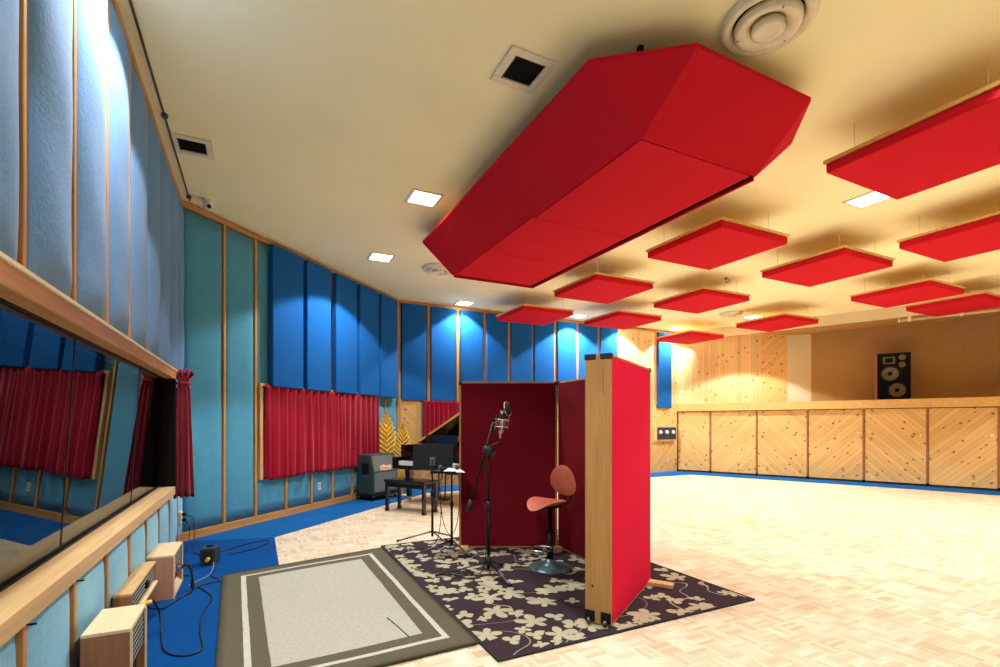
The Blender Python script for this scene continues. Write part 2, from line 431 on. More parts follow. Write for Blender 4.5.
# left wall (control room side)
lw = MB().box(-2, .0, 0, 6.74, .12, .70).build('wall_left', M['teal'], loc=WL.at(0), rotz=WL.rz); struct(lw)
MB().box(-2, .0, 1.80, 6.74, .12, CEIL).build('wall_left_upper', M['greyblue'], lw)
MB().box(5.72, 0, .70, 6.74, .12, 1.80).build('wall_left_end', M['teal'], lw)
MB().box(-2, 0, .70, .6, .12, 1.80).build('wall_left_near', M['teal'], lw)
edges_b = [1.84+.565*k for k in range(9)] + [6.74]
NB = 9
for k in range(NB):
    b0, b1 = edges_b[k], edges_b[k+1]
    dist = NB-1-k
    pos = 'in the far corner' if dist == 0 else f'{ORD[dist]} back from the corner bay' if dist < NB-1 else 'nearest, cut by the left photo edge'
    w = b1-b0-.034
    o = padded(w, 1.895, 3.90, .056, 100+k).build('padded_fabric_bay', M['greyblue'], loc=WL.at(b0+.017), rotz=WL.rz, smooth=True)
    tag(o, f'blue-grey padded bay above the window, {pos}', 'wall padding', 'upper padded bays over the control room window')
    o = padded(w,   .10, .685, .040, 200+k, nv=14).build('padded_fabric_bay', M['paleteal'], loc=WL.at(b0+.017), rotz=WL.rz, smooth=True)
    tag(o, f'light teal padded bay below the sill, {pos}', 'wall padding', 'lower padded bays under the window sill')
    for nm, z0, z1 in (('batten', 1.895, 3.90), ('batten', .10, .69)):
        MB().box(b0-.017, -.036, z0, b0+.017, 0, z1).build(nm, M['trimz'], lw, bevel=.004)
# nail-like hooks on the lower battens
for b in (2.405, 2.97):
    MB().tube([(b+.01, -.02, .63), (b+.01, -.065, .63)], .004, 6).build('hook', M['black'], lw)
o = MB().box(-2, -.035, 3.90, 6.76, 0, 3.955).build('trim_1', M['trimx'], loc=WL.at(0), rotz=WL.rz); struct(o)
o = MB().box(-2, -.02, 0, 6.74, 0, .10).build('baseboard_left', M['trimx'], loc=WL.at(0), rotz=WL.rz); struct(o)

# control room window: sill, beam, tilted glass, jambs
win = MB()
gb0, gb1 = .6, 5.70
win.box(gb0, -.10, .690, gb1-.05, .045, .766)
o = win.build('window_1', M['palex'], loc=WL.at(0), rotz=WL.rz, bevel=.006); struct(o); WIN = o
MB().box(gb0, .045, .69, gb1+.02, .40, .766).build('window_sill_inner', M['palex'], WIN)
MB().box(gb0, -.10, 1.807, gb1, .0, 1.893).build('window_beam', M['trimx'], WIN, bevel=.005)
MB().box(gb0, -.112, 1.882, gb1, -.10, 1.897).build('beam_edge_strip', M['offwhite'], WIN)
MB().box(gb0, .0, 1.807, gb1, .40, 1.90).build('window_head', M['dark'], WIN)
gm = MB(); y0, y1 = .045, -.012
def pane(x0, x1): return MB().add([(x0, y0, .767), (x1, y0, .767), (x1, y1, 1.806), (x0, y1, 1.806)], [(0, 1, 2, 3)])
joints = [gb0, 1.58, 3.06, 4.54, gb1]
for i in range(4): pane(joints[i]+.002, joints[i+1]-.002).build('window_pane', M['glass'], WIN, keep=True)
for j in joints[1:4]:
    MB().add([(j-.0022, y0-.003, .767), (j+.0022, y0-.003, .767), (j+.0022, y1-.003, 1.806), (j-.0022, y1-.003, 1.806),
              (j-.0022, y0+.006, .767), (j+.0022, y0+.006, .767), (j+.0022, y1+.006, 1.806), (j-.0022, y1+.006, 1.806)],
             [(0,1,2,3),(7,6,5,4),(0,4,5,1),(1,5,6,2),(2,6,7,3),(3,7,4,0)]).build('pane_joint', M['tolex'], WIN)
MB().box(gb0, .030, .764, gb1, .046, .776).build('gasket', M['black'], WIN)
MB().box(gb0, -.022, 1.795, gb1, -.008, 1.808).build('gasket', M['black'], WIN)
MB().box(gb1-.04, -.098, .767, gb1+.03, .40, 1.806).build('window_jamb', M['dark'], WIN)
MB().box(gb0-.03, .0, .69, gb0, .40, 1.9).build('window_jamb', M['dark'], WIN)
# dark control room behind the glass
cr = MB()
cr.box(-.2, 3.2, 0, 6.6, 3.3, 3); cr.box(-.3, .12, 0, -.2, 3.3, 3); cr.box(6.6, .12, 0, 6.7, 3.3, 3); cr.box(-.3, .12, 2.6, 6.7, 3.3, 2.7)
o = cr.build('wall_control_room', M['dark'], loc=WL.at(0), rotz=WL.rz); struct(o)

# ------------------------------------------------------------------ wall two (teal full-height bays)
o = MB().box(-.05, 0, 0, L2+.05, .1, CEIL).build('wall_far_left', M['teal'], loc=W2.at(0), rotz=W2.rz); struct(o); w2o = o
ed2 = [0.03, .589, 1.093, 1.661, 2.211, 2.727, 3.282, 3.813, 4.371, L2]
for k in range(len(ed2)-1):
    w = ed2[k+1]-ed2[k]-.036
    lab = ['beside the control room corner', 'second from the control room corner', 'behind the left edge of the red curtain',
           'first under the red curtain from its left edge', 'second under the red curtain, left of the wall socket', 'third under the red curtain, around the wall socket', 'just left of the guitar cabinet',
           'behind the guitar cabinet', 'behind the tall gilded leaf'][k]
    o = padded(w, .11, 3.88, .022, 300+k, flat=.6, nu=14, nv=24).build('padded_fabric_bay', M['teal'], loc=W2.at(ed2[k]+.018), rotz=W2.rz, smooth=True)
    tag(o, f'flat teal velour wall bay {lab}', 'wall padding', 'teal wall bays on the far left wall')
    if k: MB().box(ed2[k]-.018, -.04, .105, ed2[k]+.018, 0, 3.90).build('batten', M['trimz'], w2o, bevel=.004)
o = MB().box(0, -.045, 3.895, L2, 0, 3.955).build('trim_2', M['trimx'], loc=W2.at(0), rotz=W2.rz); struct(o)
o = MB().box(0.0, -.035, 0, L2, 0, .105).build('baseboard_far_left', M['trimx'], loc=W2.at(0), rotz=W2.rz, bevel=.004); struct(o)
# window frame behind the curtain
fm = MB(); fm.box(1.135, -.07, .60, 1.185, 0, 1.93); fm.box(4.03, -.07, .60, 4.08, 0, 1.93); fm.box(1.185, -.07, 1.88, 4.03, 0, 1.93)
o = fm.build('window_2', M['palez'], loc=W2.at(0), rotz=W2.rz); struct(o)

# ------------------------------------------------------------------ wall three
o = MB().box(-.03, 0, 0, L3+.02, .1, CEIL).build('wall_far', M['teal'], loc=W3.at(0), rotz=W3.rz); struct(o); w3o = o
s3 = [.021, .682, 1.36, 2.021, 2.655, 3.315, 3.952, 4.622, 5.294, 5.931]
for k, t_ in enumerate(s3):
    MB().box(t_-.035, -.06, 1.85 if k else 0.1, t_+.035, 0, 3.90).build('batten', M['trimz'], w3o, bevel=.004)
MB().box(5.90, -.05, 1.90, 7.31, 0, 3.90).build('board_panel', M['pv'], w3o)
MB().box(7.20, -.05, .08, 8.13, 0, 1.90).build('board_panel', M['pr'], w3o)
MB().box(7.86, -.05, 1.90, 8.13, 0, 3.90).build('board_panel', M['pv'], w3o)
MB().box(7.27, -.075, 1.90, 7.335, 0, 3.92).build('batten', M['trimz'], w3o, bevel=.004)
MB().box(2.3, -.05, .1, 7.20, 0, 1.90).build('board_panel', M['pr'], w3o)
MB().box(.06, -.04, .1, .50, 0, 1.80).build('board_panel', M['pl'], w3o)
fr = MB(); fr.box(.40, -.055, .1, .52, 0, 1.88); fr.box(.02, -.055, 1.78, .40, 0, 1.88); fr.box(.02, -.055, .1, .07, 0, 1.78)
fr.build('panel_frame', M['palez'], w3o)
MB().box(.52, -.03, .1, 2.3, 0, .58).build('board_panel', M['pr'], w3o)
o = MB().box(0, -.06, 3.895, 8.13, 0, 3.955).build('trim_3', M['trimx'], loc=W3.at(0), rotz=W3.rz); struct(o)
o = MB().box(0, -.06, 0, 8.13, 0, .105).build('baseboard_far', M['palex'], loc=W3.at(0), rotz=W3.rz); struct(o)

# ------------------------------------------------------------------ royal blue acoustic panels
def acoustic(W, t0, t1, z0, z1, d0, d1, label, group):
    r = thing('mounted_acoustic_panel', label, 'acoustic panel', W.at(t0, 0, z0), W.rz, group)
    w = t1-t0; h = z1-z0
    MB().box(0, -d1, 0, w, -d0, h).build('fabric_wrap', M['blue'], r, bevel=.012)
    MB().box(w*.3, -d0, .2, w*.7, 0, .3).build('mounting_block', M['dark'], r); MB().box(w*.3, -d0, h-.3, w*.7, 0, h-.2).build('mounting_block', M['dark'], r)
    return r
b2 = [(1.29, 1.90), (1.985, 2.55), (2.685, 3.27), (3.37, 3.975), (4.06, 4.665)]
l2 = ['leftmost of five', 'second of five from left', 'middle of five', 'fourth of five from left', 'nearest the room corner']
for (a_, b_), l in zip(b2, l2):
    acoustic(W2, a_, b_, 1.89, 3.885, .06, .14, f'royal blue acoustic panel above the long red curtain, {l}', 'blue panels above the long red curtain')
b3 = [(.075, .605), (.715, 1.29), (1.40, 1.955), (2.05, 2.60), (2.685, 3.265), (3.32, 3.885), (3.99, 4.565), (4.66, 5.235), (5.33, 5.895)]
l3 = ['leftmost, over the diagonal board panel', 'second from the left corner', 'third from the left corner', 'fourth from the left corner', 'fifth from the left corner', 'sixth from the left corner',
      'third back from the pine boards', 'second back from the pine boards', 'rightmost, touching the pine boards']
for (a_, b_), l in zip(b3, l3):
    acoustic(W3, a_, b_, 1.86, 3.885, .03, .11, f'royal blue acoustic panel on the far wall, {l}', 'blue panels along the far wall')
acoustic(W3, 7.345, 7.85, 1.80, 3.90, .03, .13, 'single narrow royal blue acoustic panel between pine boards above the dial box', 'blue panels along the far wall')

# ------------------------------------------------------------------ curtains
def curtain_mesh(w, z0, z1, folds, amp, seed, header=.05):
    rnd = random.Random(seed); g = MB(); nu = folds*8; nv = 22; vs = []; fs = []
    xs = [rnd.uniform(-.25, .25) for _ in range(folds+2)]; am = [rnd.uniform(.55, 1.2) for _ in range(folds+2)]
    for j in range(nv+1):
        v = j/nv; z = z0+(z1-z0)*v
        for i in range(nu+1):
            u = i/nu; k = u*folds; kk = int(k)
            a_ = am[kk]*(1-k+kk)+am[kk+1]*(k-kk); ph = xs[kk]*(1-k+kk)+xs[kk+1]*(k-kk)
            s_ = .55+.45*(1-v)
            y = -amp*(1+a_*s_*math.sin(2*PI*(k+ph*(1-v)*1.5))+.25*math.sin(4*PI*k+seed))
            if v > .93: y -= .015*abs(math.sin(2*PI*k*2))
            vs.append((w*u, y, z+(.012*math.sin(2*PI*k)+.01*math.sin(k*.9+seed) if j == 0 else 0)))
    W_ = nu+1
    for j in range(nv):
        for i in range(nu): fs.append((j*W_+i, j*W_+i+1, (j+1)*W_+i+1, (j+1)*W_+i))
    return g.add(vs, fs)
def curtain(W, t0, t1, z0, z1, splits, folds, label, group=None, ofs=.06):
    r = thing('hanging_curtain', label, 'curtain', W.at(t0, ofs), W.rz, group)
    w = t1-t0; q = 0; n = len(splits)
    for i, s_ in enumerate(splits):
        c = curtain_mesh(w*s_-.01, z0, z1, folds[i], .036, 11*i+3)
        for k in range(len(c.v)): c.v[k] = (c.v[k][0]+q, c.v[k][1], c.v[k][2])
        c.build('drape', M['curtain'], r, smooth=True, solid=.006); q += w*s_
    MB().tube([(-.03, -.02, z1-.02), (w+.03, -.02, z1-.02)], .010, 8).build('curtain_rod', M['blackplastic'], r)
    return r
curtain(W2, 1.19, 4.03, .59, 1.90, (.60, .40), (10, 7), 'long dark red velvet curtain below the blue panels, left of the guitar cabinet')
curtain(W3, .535, 2.25, .59, 1.86, (.5, .5), (8, 8), 'short dark red curtain on the far wall behind the open piano lid')
# gathered curtain tied up at the end of the control room window
g = MB(); vs = []; fs = []; nu, nv = 64, 26
for j in range(nv+1):
    v = j/nv; z = .64+v*1.27
    half = .10-.045*v
    if v > .93: half += .018*math.sin((v-.93)/.07*PI)+.02
    elif v > .88: half -= .012
    for i in range(nu+1):
        u = i/nu; x = -.100+.01*v+half*(2*u-1)
        y = (.035+.012*(1-v))*math.sin(2*PI*3.5*u+1.1*v)+.012*math.sin(2*PI*11*u)
        if v > .93: y *= 1.5; y += .01*math.sin(40*u)
        vs.append((x, y, z+.01*math.sin(2*PI*4*u)*(1 if j in (0, nv) else 0)))
W_ = nu+1
for j in range(nv):
    for i in range(nu): fs.append((j*W_+i, j*W_+i+1, (j+1)*W_+i+1, (j+1)*W_+i))
p = ab(-.56, 5.80)
r = thing('hanging_curtain', 'narrow red velvet curtain gathered at the far end of the control room window', 'curtain', V3(p), RA)
g.add(vs, fs).build('drape', M['curtain'], r, smooth=True, solid=.006)
MB().tube([(-.30, .0, 1.88), (.0, .0, 1.88)], .01, 8).build('curtain_rod', M['blackplastic'], r)
MB().torus((-.091, 0, 1.775), .060, .012, 20, 6).build('tie_band', M['curtain'], r, smooth=True)

# ------------------------------------------------------------------ loft ledge with cabinets on the right
for i in range(len(CNT)-1):
    p, q2 = CNT[i], CNT[i+1]; d = q2-p; L = d.length; W = Wall(p, d)
    lab = ['narrow diagonal board cabinet leftmost under the long ledge, beside the dial box', 'second cabinet from the left under the long ledge, boards rising rightward',
           'third cabinet from the left under the long ledge', 'fourth cabinet from the left under the long ledge', 'fifth cabinet from the left under the ledge, below the black loudspeaker', 'rightmost fully visible cabinet under the ledge, boards rising to the right',
           'cabinet just past the right edge of the ledge view', 'far right cabinet under the ledge beyond the photo'][i]
    if i > 6: break
    r = thing('storage_cabinet', lab, 'cabinet', V3(p), W.rz, 'cabinets under the long ledge')
    door = MB().box(.035, -.0, .05, L-.01, .025, 1.70).build('door', M['pl'] if i % 2 == 0 else M['pr'], r, bevel=.003)
    MB().box(-.012, -.012, .02, .03, .04, 1.72).build('post', M['walnut'], r)
    MB().box(0, .026, .03, L, .05, 1.72).build('carcass', M['dark'], r)
    MB().box(-.014, -.016, .0, .034, .03, .075).build('post_foot', M['black'], r)
    if i >= 2:
        kb = MB().lathe([(0, 0), (.018, .004), (.026, .018), (.014, .03), (0, .03)], 12).build('knob', M['white'], door, smooth=True)
        kb.location = (L-.09, 0, 1.12 if i > 3 else 1.15); kb.rotation_euler = (PI/2, 0, 0)
ft = MB(); fasc = []
def offs(d_):
    out = []
    for i, p in enumerate(CNT):
        d = (CNT[min(i+1, len(CNT)-1)]-CNT[max(i-1, 0)]).normalized(); out.append(p+Vector((d.y, -d.x))*d_)
    return out
fo = offs(.06); bo = offs(-.02)
for i in range(len(CNT)-1):
    ft.prism([tuple(bo[i]), tuple(fo[i]), tuple(fo[i+1]), tuple(bo[i+1])], 1.715, 1.90)
o = ft.build('ledge_fascia', M['pinex']); struct(o)
MB().prism([tuple(v) for v in [C4+Vector((-.02, .0))]+fo+[P7+Vector((2, 0)), P7, P6, P5]], 1.895, 1.91).build('ledge_top', M['pinex'], o)
so = MB(); sf = offs(.02); sb = offs(-.08)
for i in range(1, len(CNT)-1): so.prism([tuple(sb[i]), tuple(sf[i]), tuple(sf[i+1]), tuple(sb[i+1])], 3.74, CEIL)
struct(so.build('trim_4', M['cream']))
MB().prism([tuple(sb[i]) for i in range(2, len(CNT))]+[tuple(P7+Vector((2, 0))), tuple(P7), tuple(P6), tuple(P5)], 3.75, 3.76).build('ceiling_loft', M['brown'])['kind'] = 'structure'
wl4 = wallbox('wall_loft_boards', C4, P5, 1.6, CEIL, M['pv'])
MB().box(L4-.62, -.012, 1.6, L4, 0, CEIL).build('diagonal_boards', M['pr'], wl4)
wallbox('wall_loft_side', P5, P6, 1.6, CEIL, M['cream']); wallbox('wall_loft', P6, P7, 1.6, CEIL, M['brown']); wallbox('wall_loft_end', P7, P7+Vector((1.5, -3.5)), 1.6, CEIL, M['brown'])
# curtain track on the loft wall
WR = Wall((8.93, 10.93), CNT[6]-CNT[4])
r = thing('ceiling_mounted_rail', 'pale curtain rail high over the ledge at the right edge', 'rail', WR.at(0, 0, 3.655), WR.rz)
MB().tube([(-.02, 0, 0), (2.6, 0, .0)], .028, 10).build('rail_tube', M['track'], r, smooth=True)
MB().box(-.05, -.033, -.033, -.02, .033, .033).build('end_cap', M['offwhite'], r)
for x in (.12, .95, 2.0): MB().box(x, -.035, -.033, x+.05, .035, .085).build('bracket', M['offwhite'], r)

# loudspeaker on the ledge
sp = Vector((9.16, 11.42)); r = thing('loudspeaker', 'tall black loudspeaker with two tan woofers standing on the ledge', 'speaker', V3(sp, 1.91), math.radians(-31))
MB().box(-.31, 0, 0, .31, .40, 1.10).build('cabinet', M['speakerblack'], r, bevel=.01)
MB().box(-.318, -.004, 0, -.31, .40, 1.10).build('side_veneer', M['walnut'], r)
for (x, z, R) in ((-.07, .62, .185), (.06, .23, .185)):
    w = MB().lathe([(R, 0), (R, .018), (R*.93, .022), (R*.88, .012), (R*.80, .016), (R*.32, -.03), (R*.28, -.02), (0, .0)], 36).build('woofer', M['cone'], r, smooth=True)
    w.location = (x, -.004, z); w.rotation_euler = (PI/2, 0, 0)
    MB().lathe([(.05, -.012), (.045, .004), (.03, .014), (0, .018)], 20).build('dust_cap', M['speakerblack'], w, smooth=True)
    s_ = MB().torus((0, 0, .018), R*.93, .017, 32, 6).build('surround', M['black'], w, smooth=True)
for z in (.99, .82):
    w = MB().lathe([(.065, 0), (.065, .012), (.05, .014), (.035, .003), (.018, .012), (0, .02)], 24).build('tweeter', M['cone'], r, smooth=True)
    w.location = (.15, -.002, z); w.rotation_euler = (PI/2, 0, 0)
h_ = MB(); h_.box(-.20, -.015, .85, .02, 0, .875); h_.box(-.20, -.015, .985, .02, 0, 1.01); h_.box(-.20, -.015, .875, -.165, 0, .985); h_.box(-.015, -.015, .875, .02, 0, .985)
h_.build('horn_flare', M['cone'], r)

# dial box and socket on the boarded wall
r = thing('wall_mounted_dial_box', 'pale framed wall box with three dark panels and white dials', 'control box', W3.at(7.24, .05, .88), W3.rz)
MB().box(0, -.09, 0, .80, 0, .42).build('box_frame', M['palex'], r, bevel=.006)
for i in range(3):
    x = .04+.243*i
    f_ = MB().box(x, -.098, .04, x+.235, -.09, .38).build('dial_plate', M['tolex'], r)
    k_ = MB().lathe([(.055, 0), (.05, .03), (.02, .035), (0, .035)], 20).build('dial', M['white'], f_, smooth=True); k_.location = (x+.117, -.097, .24); k_.rotation_euler = (PI/2, 0, 0)
def socket(W, t_, offz, z, label):
    r = thing('wall_socket', label, 'socket', W.at(t_, offz, z), W.rz)
    MB().box(-.038, -.008, 0, .038, 0, .12).build('cover_plate', M['white'], r, bevel=.003)
    for dz in (.022, .068): MB().box(-.018, -.011, dz, .018, -.008, dz+.032).build('outlet', M['offwhite'], r); 
    for dz in (.03, .076): MB().box(-.009, -.0125, dz, -.005, -.011, dz+.014).build('slot', M['dark'], r.children[-1]); MB().box(.005, -.0125, dz, .009, -.011, dz+.014).build('slot', M['dark'], r.children[-1])
    return r
socket(W3, 7.78, .05, .27, 'white wall socket low on the boards beneath the dial box')
socket(W2, 2.38, .035, .30, 'white wall socket on the teal wall under the long red curtain')

# ------------------------------------------------------------------ hanging clouds
def cloud_proto(label):
    r = thing('hanging_acoustic_panel', label, 'ceiling panel', (0, 0, 3.58), RA, 'square red hanging panels')
    S = 1.17; g = MB()
    z0, z1 = 0, .085
    g.box(.0, -S, z0, S, 0, z1); g.build('fabric_box', M['red'], r, bevel=.01)
    MB().box(-.015, -S-.015, z1, S+.015, .015, z1+.028).build('plywood_back', M['ply'], r)
    for (x, y) in ((.15, -.15), (S-.15, -.15), (.15, -S+.15), (S-.15, -S+.15)):
        m = MB().tube([(x, y, z1+.03), (x, y, CEIL-3.58)], .0028, 5); m.tube([(x, y, z1+.03), (x, y, z1+.055)], .009, 6); m.build('hanging_wire', M['nickel'], r)
    return r
clouds = [((4.64, 9.5), 'small red square panel hanging farthest left, in front of the blue wall panels'),
          ((4.66, 7.26), 'red square panel hanging just right of the far end of the big faceted cloud'),
          ((4.68, 5.0), 'red square panel hanging right beside the middle of the big faceted cloud'),
          ((6.63, 9.08), 'small red square panel hanging over the upright screen post'),
          ((6.80, 7.1), 'red square panel in the middle of the hanging grid, left of the thin ceiling hook'),
          ((9.70, 10.0), 'smallest farthest red panel in front of the pine boards and lone blue panel'),
          ((6.86, 4.9), 'red square panel hanging in the second row, left of the narrow right pair'),
          ((9.95, 7.75), 'thin far red panel hanging in front of the pine board wall, left of loft recess'),
          ((9.64, 5.14), 'red panel above the black loudspeaker, partly covering another panel'),
          ((11.46, 5.11), 'red panel at right overlapping the pale curtain rail on the loft wall'),
          ((7.28, 3.32), 'red panel cut by the right edge, second from the top right'),
          ((4.50, 2.6), 'largest nearest red square panel at the top right corner')]
pr = cloud_proto(clouds[0][1])
for i, ((a, b), l) in enumerate(clouds):
    if i == 0: pr.location = V3(ab(a, b), 3.58)
    else: copy_tree(pr, V3(ab(a, b), 3.58), RA, l)

# big faceted cloud
r = thing('hanging_faceted_cloud', 'huge faceted red coffin-shaped cloud hanging over the booth', 'ceiling cloud', V3(ab(2.42, 2.66), 3.40), RA)
w, L, e, h = 1.25, 3.64, .44, .40
bt = [(.03, -.01), (w, .02), (w, L), (-.02, L)]
tp = [(-e, 0), (.09, -e+.02), (w+.02, -e+.02), (w+e, 0), (w+e, L), (w, L+e), (0, L+e), (-e, L)]
rim = .03
vs = [(x, y, 0) for x, y in bt] + [(x, y, h-rim) for x, y in tp] + [(x, y, h) for x, y in tp]
fs = [(0, 4, 5), (0, 5, 6, 1), (1, 6, 7), (1, 7, 8, 2), (2, 8, 9), (2, 9, 10, 3), (3, 10, 11), (3, 11, 4, 0)]
fs += [(4+i, 12+i, 12+(i+1) % 8, 4+(i+1) % 8) for i in range(8)] + [tuple(range(12, 20)), (0, 1, 2, 3)]
MB().add(vs, fs).build('faceted_shell', M['red'], r)
MB().prism([(x*.985+.009, y*.99+.02) for x, y in tp], h, h+.018).build('top_board', M['ply'], r)  # unseen pale top added to bounce light onto the ceiling
lip = MB(); lip.box(w-.018, .03, -.028, w, L, 0); lip.box(0, L-.018, -.028, w-.018, L, 0); lip.build('lip', M['red'], r)
for y0_, y1_ in ((0, 1.50), (1.506, 2.56), (2.566, L-.06)):
    MB().box(.03 if y0_ == 0 else .0, y0_+(.02 if y0_ == 0 else 0), -.010, w-.065, y1_, -.0005).build('bottom_panel', M['red'], r, bevel=.003)
MB().box(w-.064, .02, -.004, w-.019, L-.02, -.0005).build('shadow_gap', M['dark'], r)
MB().box(.02, L-.058, -.004, w-.066, L-.02, -.0005).build('shadow_gap', M['dark'], r)
for (x, y) in ((-.05, -.05), (w+.05, -.05), (-.1, L), (w+.1, L)):
    m = MB().tube([(x, y, h), (x, y, CEIL-3.40)], .006, 6); m.box(x-.015, y-.015, h, x+.015, y+.015, h+.03); m.box(x-.012, y-.02, h+.13, x+.02, y+.012, CEIL-3.40); m.build('hanger', M['black'], r)

# ------------------------------------------------------------------ ceiling fittings
def downlight(a, b, label, energy, size=.15, cone=108):
    p = ab(a, b)
    r = thing('ceiling_downlight', label, 'downlight', V3(p, CEIL), RA, 'square recessed ceiling lights')
    fr = MB(); s1, s2 = size+.035, size
    fr.box(-s1, -s1, -.012, s1, -s2, 0); fr.box(-s1, s2, -.012, s1, s1, 0); fr.box(-s1, -s2, -.012, -s2, s2, 0); fr.box(s2, -s2, -.012, s1, s2, 0)
    fr.build('trim_ring', M['offwhite'], r)
    MB().box(-s2, -s2, -.006, s2, s2, -.001).build('lit_diffuser', M['lamp'], r)
    l = bpy.data.lights.new('downlight_beam', 'SPOT'); l.energy = energy; l.color = (.96, .975, 1); l.spot_size = math.radians(cone); l.spot_blend = .15; l.shadow_soft_size = .07
    o = bpy.data.objects.new('downlight_beam', l); COL.objects.link(o); o.location = V3(p, CEIL-.03)
    return o
E = 240
def to_ab(p): return (p[0]*A.x+p[1]*A.y, p[0]*B.x+p[1]*B.y)
lw1, lw2, lw3 = to_ab(W3.at(1.39, .34)), to_ab(W3.at(4.35, .46)), to_ab(W3.at(7.72, .40))
for (a, b), l, e, c in (((1.737, 5.473), 'square ceiling light nearest left of the big faceted cloud', 1.15, 102), ((1.75, 7.717), 'square ceiling light in front of the blue panels on the far left wall', 1.05, 124),
                (lw1, 'square ceiling light tight against the far wall over the blue panels', 1.0, 112), ((6.36, 3.205), 'square ceiling light between the two nearest right red panels', 1.1, 112),
                ((10.885, 8.0), 'square ceiling light partly behind the thin far red panel near the loft', 1.7, 112), (lw3, 'distant square ceiling light over the lone blue panel', 1.3, 116),
                (lw2, 'square ceiling light hidden between two small far red panels', 1.9, 118)):
    downlight(a, b, l, E*e, cone=c)
for a, b, e, l in ((6.4, .6, .6, 'added square fill light overhead, out of view right of the round diffuser'), (9.2, .6, .85, 'added square fill light beyond the right edge, nearest the camera'),  # unseen lamps added to brighten the floor, rug and screens
                (9.0, 3.2, 1.0, 'added square fill light hidden behind the red panel cut by the right edge'), (10.9, 2.3, .95, 'added square fill light beyond the right edge, second from the camera'),
                (12.3, .9, .9, 'added square fill light beyond the right edge, by the far right wall'), (8.9, 5.6, 1.1, 'added square fill light hidden behind the second row red panel'),
                (1.74, .95, .85, 'added square fill light overhead, out of view above the grey rug'), (4.3, 1.1, .45, 'added square fill light overhead, out of view right of the faceted cloud')):
    downlight(a, b, l, E*e)
a_, b_ = to_ab(W3.at(5.95, .42))
downlight(a_, b_, 'square ceiling light hidden behind the small red panel over the screen post', E*1.2, cone=116)
for b, e, l in ((3.25, .85, 'square ceiling light against the left wall, past the top of the photo'), (.7, .6, 'square ceiling light against the left wall, nearest the camera and out of the photo')):
    downlight(-.49, b, l, E*e, cone=114, size=.12)

def vent(a, b, s, label):
    r = thing('ceiling_vent', label, 'vent', V3(ab(a, b), CEIL), RA, 'square ceiling vents')
    f = MB(); i_ = s*.66
    f.box(-s, -s, -.018, s, -i_, 0); f.box(-s, i_, -.018, s, s, 0); f.box(-s, -i_, -.018, -i_, i_, 0); f.box(i_, -i_, -.018, s, i_, 0); f.build('vent_frame', M['offwhite'], r, bevel=.004)
    MB().box(-i_, -i_, -.004, i_, i_, -.001).build('dark_throat', M['dark'], r)
    m = MB(); m.box(-i_, -i_, -.014, -i_+.012, i_, -.004); m.box(-i_+.012, -i_, -.014, i_, -i_+.012, -.004); m.build('inner_lip', M['blackplastic'], r)
vent(1.76, 3.164, .185, 'square ceiling vent with dark throat left of the big faceted cloud')
vent(-.535, 5.40, .17, 'small square ceiling vent beside the conduit at the left wall')
def diffuser(a, b, R, label):
    r = thing('round_ceiling_diffuser', label, 'air diffuser', V3(ab(a, b), CEIL), 0, 'round ceiling diffusers')
    MB().lathe([(R, 0), (R, -.012*R/.3), (R*.97, -.045*R/.3), (R*.86, -.06*R/.3), (R*.72, -.02*R/.3), (R*.72, 0)], 48).build('outer_ring', M['offwhite'], r, smooth=True)
    MB().lathe([(R*.70, -.03*R/.3), (R*.68, -.075*R/.3), (R*.60, -.082*R/.3), (R*.36, -.045*R/.3), (R*.36, -.025*R/.3)], 40).build('middle_ring', M['offwhite'], r, smooth=True)
    MB().lathe([(R*.34, -.05*R/.3), (R*.34, -.09*R/.3), (R*.24, -.098*R/.3), (R*.22, -.092*R/.3), (0, -.092*R/.3)], 32).build('centre_disc', M['offwhite'], r, smooth=True)
    MB().lathe([(R*.70, -.001), (R*.70, -.004), (0, -.004)], 32).build('dark_throat', M['dark'], r)
    for k in range(3):
        an = .5+k*2*PI/3; m = MB().tube([(R*.62*math.cos(an), R*.62*math.sin(an), -.003), (R*.62*math.cos(an), R*.62*math.sin(an), -.085*R/.3)], .006, 6); m.build('screw', M['steel'], r)
diffuser(2.945, 2.06, .285, 'large round cream ceiling diffuser at the top, beside the big faceted cloud')
diffuser(2.74, 7.84, .27, 'round ceiling diffuser half hidden behind the far end of the faceted cloud')
diffuser(10.05, 7.967, .26, 'small distant round ceiling diffuser between the far red panels')
r = thing('ceiling_grille', 'faint rectangular cream air grille flush in the ceiling among the red panels', 'grille', V3(ab(5.41, 6.945), CEIL), RA)
MB().box(-.12, -.30, -.008, .12, .30, 0).build('grille_frame', M['offwhite'], r)
m = MB()
for k in range(6): m.box(-.10+k*.036, -.27, -.011, -.085+k*.036, .27, -.008)
m.build('louvre', M['track'], r)
r = thing('ceiling_hook', 'small dark hook hanging from the ceiling amid the red panels', 'hook', V3(ab(7.545, 6.084), CEIL))
MB().lathe([(.03, 0), (.03, -.01), (.012, -.012), (.012, -.03), (0, -.03)], 12).build('hook_plate', M['steel'], r, smooth=True)
MB().torus((.03, 0, -.05), .03, .006, 14, 6, PI*.9, PI*2.4, 'y').build('hook_bend', M['steel'], r, smooth=True)
r = thing('ceiling_camera', 'small white dome security camera in the ceiling corner above the control room window', 'camera', V3(ab(-.50, 6.62), CEIL))
MB().lathe([(.055, 0), (.058, -.02), (.045, -.035), (.045, -.05), (0, -.05)], 20).build('mount', M['white'], r, smooth=True)
bq = MB().ball((0, 0, -.07), .055, 18, 12).build('camera_ball', M['white'], r, smooth=True)
c_ = MB().lathe([(.022, 0), (.022, .012), (.012, .012), (0, .006)], 16).build('lens', M['black'], bq, smooth=True); c_.location = (.030, -.035, -.095); c_.rotation_euler = (math.radians(125), 0, math.radians(40))

